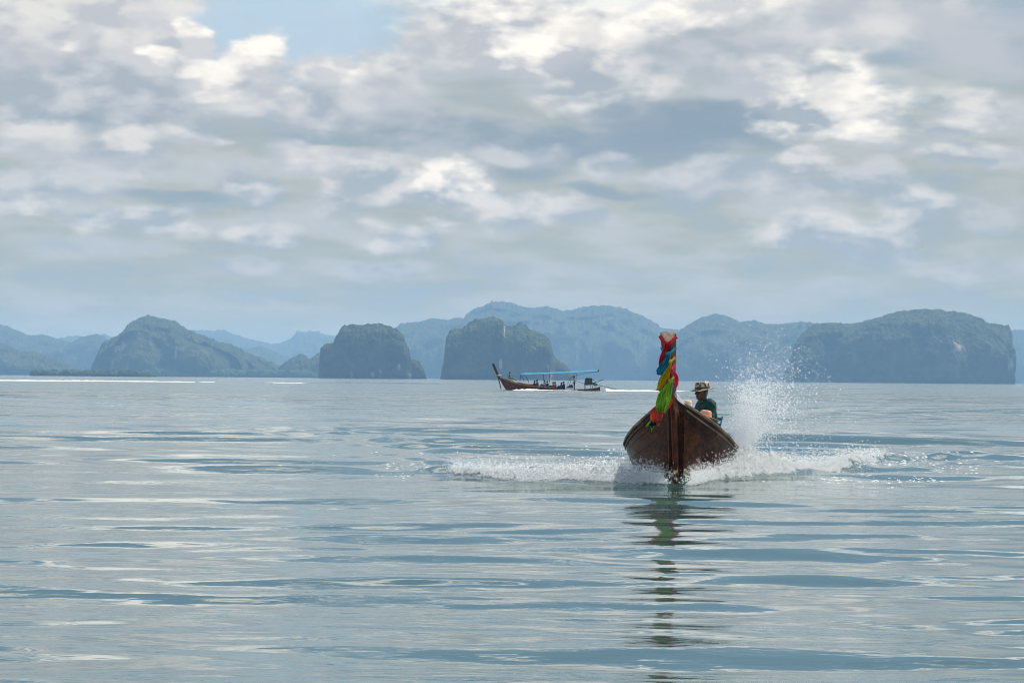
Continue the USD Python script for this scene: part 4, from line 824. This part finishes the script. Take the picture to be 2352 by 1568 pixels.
obj('sheet', loft([[[(mb[0] - ma[0]) * u, -.55 - .25 * u, (mb[1] - ma[1]) * u + .03], [(mb[0] - ma[0]) * u, .55 + .25 * u, (mb[1] - ma[1]) * u + .03], [(mb[0] - ma[0]) * u, .55 + .25 * u, (mb[1] - ma[1]) * u + .09], [(mb[0] - ma[0]) * u, -.55 - .25 * u, (mb[1] - ma[1]) * u + .09]] for u in np.linspace(0, 1, 6)]), MAT, t_)
# the awning and what holds it up
ra, rb = z5(1200, 465), z6(1790, 265)
rs = []
for u in np.linspace(0, 1, 26):
    x = ra[0] + (rb[0] - ra[0]) * u; z = ra[1] + (rb[1] - ra[1]) * u - .06 * math.sin(u * math.pi) + .018 * math.sin(u * 31) + .012 * math.sin(u * 77) ; e = min(1, u / .04)
    arc = [[x, -1.0, z - .08], [x, -.9, z - .02], [x, -.5, z + .07 * e], [x, 0, z + .10 * e], [x, .5, z + .07 * e], [x, .9, z - .02], [x, 1.0, z - .08]]
    rs.append(arc + [[q[0], q[1] * .985, q[2] - .03] for q in arc[::-1]])
aw = obj('awning', loft(rs), ROOF, fb_t, smooth=60)
obj('awning_end', rbox(.16, 1.9, .30, (rb[0] + .02, 0, rb[1] - .02), .06), FPOST, aw, smooth=40)
for sg in (-1, 1):
    for ztop, zbot in ((z5(1190, 490), z5(1180, 700)), (z5(1970, 450), z5(1980, 850)), (z5(2175, 440), z5(2150, 870)), (z6(955, 360), z6(935, 850)), (z6(1070, 370), z6(1065, 560))):
        obj('pole', rod((ztop[0], sg * .82, ztop[1]), (zbot[0], sg * .80, zbot[1]), .024, None, 6), METAL, fb_t)
    for P_ in ([z5(1215, 540), z5(1270, 590), z5(1320, 730)], [z5(1320, 530), z5(1400, 575), z5(1470, 750)], [z6(1780, 305), z6(1400, 345), z6(960, 450), z6(840, 520), z6(740, 760)], [z6(905, 480), z6(870, 600), z6(810, 780)]):
        obj('hoop', chain([(a[0], sg * .8, a[1]) for a in P_], [.024] * len(P_), 6), METAL, fb_t)
obj('crossbar', rod((z6(955, 365)[0], -.82, z6(955, 365)[1]), (z6(1070, 375)[0], -.82, z6(1070, 375)[1]), .024, None, 6), METAL, fb_t)
ea, eb = z6(1360, 530), z6(1575, 760); ew, eh = eb[0] - ea[0], ea[1] - eb[1]
ec = ((ea[0] + eb[0]) / 2, 0, (ea[1] + eb[1]) / 2)
eng = obj('engine', manifold3d.Manifold.batch_hull([manifold3d.Manifold.sphere(.08, 8).translate([ec[0] + a * ew * .46, b * .28, ec[2] + c * eh * .42 + (.05 if a > 0 else 0)]) for a in (-1, 1) for b in (-1, 1) for c in (-1, 1)]) + rbox(.5, .5, .16, (ec[0] - .1, 0, ec[2] + eh * .5), .03) + rbox(.2, .6, .5, (ec[0] - ew * .52, 0, ec[2] - .1), .03), ENGINE, fb_t, smooth=40)
g_ = z6(1690, 725); obj('gearbox', manifold3d.Manifold.sphere(.24, 12).scale((1.25, .8, 1.1)).translate([g_[0], 0, g_[1]]) + rod((g_[0] - .5, 0, g_[1] + .15), (g_[0], 0, g_[1]), .12, .16), EGREEN, eng, smooth=40)
a, b = z6(1560, 700), z6(1960, 570); obj('exhaust_pipe', rod((a[0], -.2, a[1]), (b[0], -.2, b[1]), .055, .05, 8), METAL, eng)
a, b = z6(1590, 560), z6(1720, 640); obj('bracket', rod((a[0], -.1, a[1]), (b[0], -.1, b[1]), .035, .035, 6), METAL, eng)
a, b = z6(1740, 740), fxy(1392 + 86, 893.5); a2 = z6(2340, 870); obj('tail_shaft', rod((a[0], 0, a[1]), (a2[0] + .3, 0, a2[1] - .1), .045, .035, 8), METAL, eng)
a, b = z6(1115, 645), z6(1340, 705); obj('tiller', rod((a[0], -.1, a[1]), (b[0], -.1, b[1]), .03, .03, 6), METAL, eng)
for X in (1325, 1375, 1530, 1605):
    a, b = z6(X, 700), z6(X - 8, 870)
    for y in (-.3, .3): obj('engine_leg', rod((a[0], y, a[1]), (b[0], y, b[1] - .1), .035, None, 6), METAL, fb_t)

def shirt_look(n, c): return cloth('far_shirt_' + n, c, .1)
q = z5(835, 610)
person('shirtless man in olive trousers sitting on the roofed boat bow', fframe((q[0] - .05, -.15, q[1] - .06), 0.0, 1.18), dict(SEATED, ank=(.72, .13, -.16), toe=(.86, .14, -.17), knee=(.42, .13, .06), elb=(.22, .24, .30), wri=(.42, .10, .34)), None, cloth('olive_trousers', (.16, .16, .06), .1), SKIN, head_yaw=-.3, shirtless=True)
ppl = [(z5(1690, 720), 'dark shirt', (.06, .02, .03), SKIN, None, 'first passenger behind the bow under the blue awning, in dark red'),
       (z5(1772, 690), 'grey', (.10, .14, .19), SKIN, None, 'taller passenger in grey beside the dark red one under the awning'),
       (z5(2030, 715), 'pale', (.55, .42, .38), SKIN2, (.25, .36, .45), 'passenger with bare arm and pale vest at the awning middle pole'),
       (z5(2110, 730), 'dark', (.05, .055, .07), SKIN, None, 'dark haired passenger in dark top just right of the middle pole'),
       (z6(300, 680), 'red', (.62, .03, .08), SKIN2, None, 'passenger in red top leaning an arm on the roofed boat rail'),
       (z6(360, 675), 'vest', (.3, .35, .4), SKIN, (.22, .28, .42), 'passenger in grey blue vest right of the red topped one'),
       (z6(575, 690), 'brown', (.10, .05, .03), SKIN, (.02, .03, .22), 'passenger in brown with deep blue vest ahead of the standing driver'),
       (z6(648, 665), 'umber', (.07, .035, .03), SKIN, None, 'passenger in dark brown seated rearmost under the blue awning')]
for i, (q, nm, c, sk, vest, lab) in enumerate(ppl):
    y = -.32 if i % 2 == 0 else .25
    person(lab, fframe((q[0] - .04, y, q[1] - .86), math.pi + (.35 if i % 2 else -.15), 1.25), FLOOR, shirt_look('a%d' % i, c), NAVYT, sk, vest=None if vest is None else cloth('far_vest_%d' % i, vest, .1), group=None,
           arms={1: ((.12, .28, .24), (.30, .38, .25))} if nm in ('red', 'pale') else None)
q = z6(1000, 480)
person('standing driver in white shirt holding the tiller under the awning end', fframe((q[0] - .02, -.05, q[1] - 1.68), math.pi, 1.08), dict(STAND, head=(.06, 0, 1.555)), shirt_look('white', (.62, .62, .68)), cloth('far_shorts', (.03, .04, .03), .1), SKIN, sleeves=.9,
       arms={1: ((-.10, .28, 1.10), (-.28, .24, 1.02)), -1: ((.02, -.26, 1.06), (.10, -.2, .92))})
q = z6(850, 790); bg_ = thing('bag', 'dark blue bag leaning before the standing driver legs', 'bag', fframe((q[0], -.3, q[1] - .25)))
obj('body', manifold3d.Manifold.batch_hull([manifold3d.Manifold.sphere(r, 10).translate([x, y, z]) for x, y, z, r in ((-.5, -.15, .08, .06), (-.5, .15, .08, .06), (.35, .15, .08, .08), (.35, -.15, .08, .08), (.15, 0, .42, .07))]), flat_look('bag_blue', (.02, .04, .075), .7, .3, 8), bg_, smooth=40)
obj('strap', chain([(-.1, -.1, .3), (.1, -.12, .48), (.3, -.1, .28)], [.015] * 3, 6), BLACKC, bg_)

# ------------------------------------------------------------------ white water
def foam_ridge(name, label, front, top, back, bumps, seed, n=220, c=22, gaps=None, lace=None):
    """A tumbling crest of white water: front foot, crest and back foot lines, broken up with noise."""
    def res(L): L = np.array(L); k = np.linspace(0, 1, len(L)); return np.stack([Pchip(k, L[:, i])(np.linspace(0, 1, n)) for i in range(3)], 1)
    f_, t_, b_ = res(front), res(top), res(back)
    v = np.linspace(0, 1, c); pts = np.zeros((n, c, 3))
    for j, w in enumerate(v):
        if w < .5: a = w / .5; pts[:, j] = f_ + (t_ - f_) * [[a ** .8, a ** .8, a ** .9]]
        else: a = (w - .5) / .5; pts[:, j] = t_ + (b_ - t_) * [[a, a, a ** .8]]
    p = pts.reshape(-1, 3); ed = np.sin(np.tile(v, n) * np.pi)
    hgt = np.repeat(np.maximum(t_[:, 2], .02), c)
    nz = fb(p * bumps, 4, seed) * 2; n2 = fb(p * bumps * 4.1, 4, seed + 1) * 2.6
    p[:, 2] += ed ** .5 * (nz * .55 + n2 * .3) * hgt
    p[:, 1] += ed * n2 * .25 * hgt + (1 - ed) * fb(p * [2.5, 2.5, 0] + 3, 3, seed + 5) * 1.6 * np.minimum(hgt, .3); p[:, 0] += ed * fb(p * bumps * 2, 3, seed + 2) * .5 * hgt
    p[:, 2] = np.where(ed < .02, -.06, p[:, 2])
    fcs = grid_faces(n, c)
    keep = (p[fcs].mean(1)[:, 2] > -.05)
    if lace is not None:
        lv = lace(np.repeat(np.linspace(0, 1, n), c), p) - .30 * (1 - ed ** .6); keep &= lv[fcs].mean(1) > -.12
    if gaps is not None:
        m_ = gaps(np.repeat(np.linspace(0, 1, n), c), p); keep &= m_[fcs].mean(1) > .5
    fcs = fcs[keep]; tri = np.vstack([fcs[:, [0, 1, 2]], fcs[:, [0, 2, 3]]])
    used, tri = np.unique(tri, return_inverse=True); tri = tri.reshape(-1, 3); p = p[used]; ed = ed[used]
    if lace is not None: lv = lv[used]
    ridge_thick.clear(); ridge_thick.append(np.clip(.62 * ed ** .7 + .5 * (lv if lace is not None else 0), -.3, .8))
    return p, tri
ridge_thick = []
OCT_V = np.array([[1, 0, 0], [-1, 0, 0], [0, 1, 0], [0, -1, 0], [0, 0, 1], [0, 0, -1.0]]); OCT_F = np.array([[0, 2, 4], [2, 1, 4], [1, 3, 4], [3, 0, 4], [2, 0, 5], [1, 2, 5], [3, 1, 5], [0, 3, 5]])
def drops(pos, rad, seed=0):
    r = np.random.default_rng(seed); n = len(pos)
    sc = np.asarray(rad)[:, None, None] * r.uniform(.7, 1.3, (n, 1, 3))
    v = OCT_V[None] * sc + np.asarray(pos)[:, None]
    f = OCT_F[None] + (np.arange(n) * 6)[:, None, None]
    return v.reshape(-1, 3), f.reshape(-1, 3)
def water_pts(L): return [on_water(*q) * [1, 1, 0] for q in L]
# bow wave, left and right arm
foam_rng = np.random.default_rng(77)
for nm, F_, T_, lab, sd in (('bow_wave', FL, TL, 'white bow wave curling out to the left of the near boat', 50), ('bow_wave', FR, TR, 'white bow wave curling out to the right of the near boat', 60)):
    fr = water_pts(F_); tp = []
    for (x, y), f_ in zip(T_, fr):
        c_ = at(x, y, f_[1] + .55); c_[2] = max(c_[2], .03); tp.append(c_)
    bk = [np.array([t[0] * 1.01, t[1] + .9, -.03]) for t in tp]
    tp = [t * [1, 1, 1.0] for t in tp]
    edge_ = lambda u, p: fb(p * 6.0, 4, 91) * 1.5 + fb(p * 1.7, 2, 92) * .8 + np.clip(1.5 - 1.9 * np.abs(u - .38), -0.4, .85) * .50 - .02
    w_ = thing(nm, lab, 'bow wave', None, kind='stuff')
    p, tri = foam_ridge(nm, lab, fr, tp, bk, 3.4, sd, n=420, c=40, lace=edge_)
    th_ = ridge_thick[0].copy(); e_ = np.full(len(p), .05); p[:, 2] += np.clip(sea_height(p[:, 0], p[:, 1], e_, e_) - wake_height(p[:, 0], p[:, 1]), -.08, .08); up_ = p[:, 2] > -.05; p[:, 2] = np.where(up_, np.maximum(p[:, 2], sea_height(p[:, 0], p[:, 1], e_, e_) + .014 + .03 * np.abs(fb(p * 9, 2, 8))), p[:, 2])
    obj('foam', (p, tri), FOAM, w_, smooth=True, attrs={'thick': th_})
    # drops thrown up from the crest
    k = foam_rng.integers(0, len(p), 12000); q = p[k] + foam_rng.normal(0, 1, (12000, 3)) * [.08, .11, .05] + np.stack([np.zeros(12000), np.zeros(12000), np.abs(foam_rng.exponential(.035, 12000))], 1)
    q = q[q[:, 2] > .0]
    obj('drops', drops(q, np.clip(foam_rng.lognormal(math.log(.0048), .45, len(q)), .002, .011), sd), DROP, w_, smooth=True)
# loose foam and flecks on the stirred water behind the bow wave
def flecks(n, lo, hi, seed):
    r = np.random.default_rng(seed); vs, fs, k = [], [], 0
    cnt = 0
    while cnt < n:
        side = 1 if r.random() < .68 else -1
        l, t = side * abs(r.normal(0, 2.3)) + side * .7, r.gamma(2.0, 2.4) + .6
        b_ = np.append(BORG[:2] + l * LAT[:2] + t * AFT[:2], 0)
        if meshkit.fbm(b_[None] * [1.1, .5, 1], 3, 17)[0] < .52: continue
        cnt += 1
        rad = r.uniform(lo, hi); m_ = 7; a = np.sort(r.uniform(0, 2 * np.pi, m_)); rr = rad * r.uniform(.4, 1.2, m_)
        x, y = b_[0] + rr * np.cos(a) * 1.5, b_[1] + rr * np.sin(a)
        z = sea_height(np.append(x, b_[0]), np.append(y, b_[1]), np.full(m_ + 1, .03), np.full(m_ + 1, .1)) + .008; z[-1] += rad * .25
        vs.append(np.stack([np.append(x, b_[0]), np.append(y, b_[1]), z], 1)); fs.append(np.array([[i, (i + 1) % m_, m_] for i in range(m_)]) + k); k += m_ + 1
    return np.vstack(vs), np.vstack(fs)
obj('foam_flecks', flecks(1000, .008, .032, 5), FARFOAM, kind='stuff', label='loose white flecks on the stirred water behind the near bow wave', category='foam')
# the plume thrown up by the propeller behind the near boat
r = np.random.default_rng(12); N = 52000
o_ = loc(1697, 1040, 6.6); pos = []; rad = []
pxm = FPX / (BORG[1] + 6.5)
jets = [(r.normal(20, 15), min(r.gamma(2.6, 48) + 40, 300), r.normal(0, 9), r.normal(.4, .4)) for _ in range(150)]
for k in range(N):
    u = r.random()
    if u < .34: a_, rr, ox, oy = r.normal(10, 8), r.gamma(2.2, 33), r.normal(0, 9), r.normal(.4, .4)      # mist at the foot
    elif u < .88:                                                                                        # streaks along the paths the water takes
        j = jets[int(r.integers(0, len(jets)))]; f_ = r.beta(1.15, 1.6); a_, rr, ox, oy = j[0] + r.normal(0, 1.2 + 3 * f_), j[1] * f_ + r.normal(0, 3), j[2], j[3] + r.normal(0, .06)
    else: a_, rr, ox, oy = r.normal(36, 24), r.gamma(2.6, 52), r.normal(0, 6), r.normal(.4, .5)             # far flung drops
    if not -18 < a_ < 84 or rr > 310: continue
    ang = math.radians(a_); x = rr * math.sin(ang) * 1.06; y = rr * math.cos(ang) - .0010 * (rr * math.sin(ang)) ** 2
    if y < -14: continue
    pos.append(o_ + [(x + ox + r.normal(0, 2.5)) / pxm, oy + .002 * rr, (y + r.normal(0, 2.5)) / pxm]); rad.append(np.clip(r.lognormal(math.log(.0032), .55), .0015, .012) * (1.35 if rr > 120 else 1))
pos = np.array(pos) @ BROT + BORG; ok = pos[:, 2] > .0
w_ = thing('spray', 'tall fan of white spray flying up behind the near boat stern', 'spray', None, kind='stuff')
obj('drops', drops(pos[ok], np.array(rad)[ok], 4), DROP, w_, smooth=True)
# propeller wash round the foot of the plume
fr = [loc(x, y, 6.2) * [1, 1, 0] for x, y in ((1660, 1040), (1720, 1040), (1790, 1040), (1850, 1040))]
wp = [(BORG + np.array([a, b, c_]) @ BROT) for a, b, c_ in ((.6, 6.0, 0), (1.0, 6.0, 0), (1.5, 6.2, 0), (2.2, 6.6, 0))]
tp = [q + [0, .5, h_] for q, h_ in zip(wp, (.15, .34, .22, .04))]; bk = [q + [0.1, 1.4, -.03] for q in wp]
p, tri = foam_ridge('', '', wp, tp, bk, 4.0, 71, n=120, c=24, gaps=lambda u, p: (fb(p * 5, 3, 93) + .35 - .5 * np.abs(u - .4) > 0).astype(float))
obj('wash', (p, tri), FOAM, w_, smooth=True, attrs={'thick': ridge_thick[0]})
# white water along and behind the roofed boat
def far_foam(name, label, tops, foot, seed, bumps=1.2, gaps=None, depth=1.2):
    fr = [on_water(x, y) * [1, 1, 0] for x, y in foot]; tp = []
    for (x, y), f_ in zip(tops, fr):
        c_ = at(x, y, f_[1] + depth); c_[2] = max(c_[2] * .45, .05); tp.append(c_)
    bk = [t * [1, 1, 0] + [0, depth * 1.2, -.05] for t in tp]
    p, tri = foam_ridge(name, label, fr, tp, bk, bumps, seed, n=260, c=14, gaps=gaps)
    return obj(name, (p, tri), FARFOAM, smooth=True, kind='stuff', label=label, category='foam')
far_foam('bow_wave', 'low white wave along the side of the roofed boat', [(1178, 895.5), (1192, 890), (1220, 889), (1250, 892), (1285, 894), (1325, 895.6)], [(1176, 896.4), (1192, 896.5), (1220, 896.6), (1250, 896.6), (1285, 896.8), (1328, 897)], 81, 1.6, depth=.25)
far_foam('wake_foam', 'white propeller wash trailing right from the roofed boat stern', [(1382, 889), (1392, 884), (1410, 890), (1440, 892), (1480, 892.5), (1530, 894), (1600, 896.5)], [(1380, 897), (1392, 898), (1410, 898), (1440, 898), (1480, 898.2), (1530, 898.5), (1600, 899)], 82, 1.6, depth=1.5)
# the long breaking wake far out on the left, and the smooth swells it turns into
far_foam('breaking_wave', 'long thin white breaking wave line far out on the left', [(-90, 869), (0, 869.4), (120, 870.2), (240, 871), (360, 873.2), (480, 875), (600, 876.6), (735, 877.6)], [(-90, 873.4), (0, 874), (120, 875), (240, 875.6), (360, 876.6), (480, 877.6), (600, 878.6), (735, 879.6)], 83, .9,
         gaps=lambda u, p: ((fb(p * [.13, .02, .3], 3, 7) * 2.6 + .85 - 1.1 * u) > 0).astype(float), depth=2.0)
def swell(label, pts, h_, seed):
    fr = np.array([on_water(x, y) * [1, 1, 0] for x, y in pts]); k = np.linspace(0, 1, len(fr)); u = np.linspace(0, 1, 120)
    c_ = np.stack([Pchip(k, fr[:, 0])(u), Pchip(k, fr[:, 1])(u)], 1); D = c_[:, 1].mean(); dep = 3.0 + D * .006
    rows = []
    for a in np.linspace(-1, 1, 15):
        z = h_ * np.exp(-(a * 2.1 - (.5 if a > 0 else 0) * a) ** 2) * np.sin(np.pi * u) ** .5 * (1 + .5 * fb(np.stack([c_[:, 0] * .2, 0 * u, 0 * u + seed], 1), 3, seed)) - .035
        rows.append(np.stack([c_[:, 0], c_[:, 1] + a * dep * (0.5 if a < 0 else 1.5), z], 1))
    return obj('swell', (np.array(rows).reshape(-1, 3), grid_faces(15, 120)), WATER, smooth=True, kind='structure', label=label, category='swell')
swell('dark smooth swell carrying the breaking wave line on to the right', [(690, 879.4), (780, 880), (880, 881), (980, 882), (1060, 883)], .33, 3)
swell('dark swell line beyond the helmsman and the spray', [(1590, 892), (1700, 893), (1900, 894), (2150, 894), (2450, 895)], .24, 5)
swell('nearer dark swell line behind the flying spray', [(1560, 899), (1650, 900), (1760, 900.5), (1880, 901)], .22, 9)
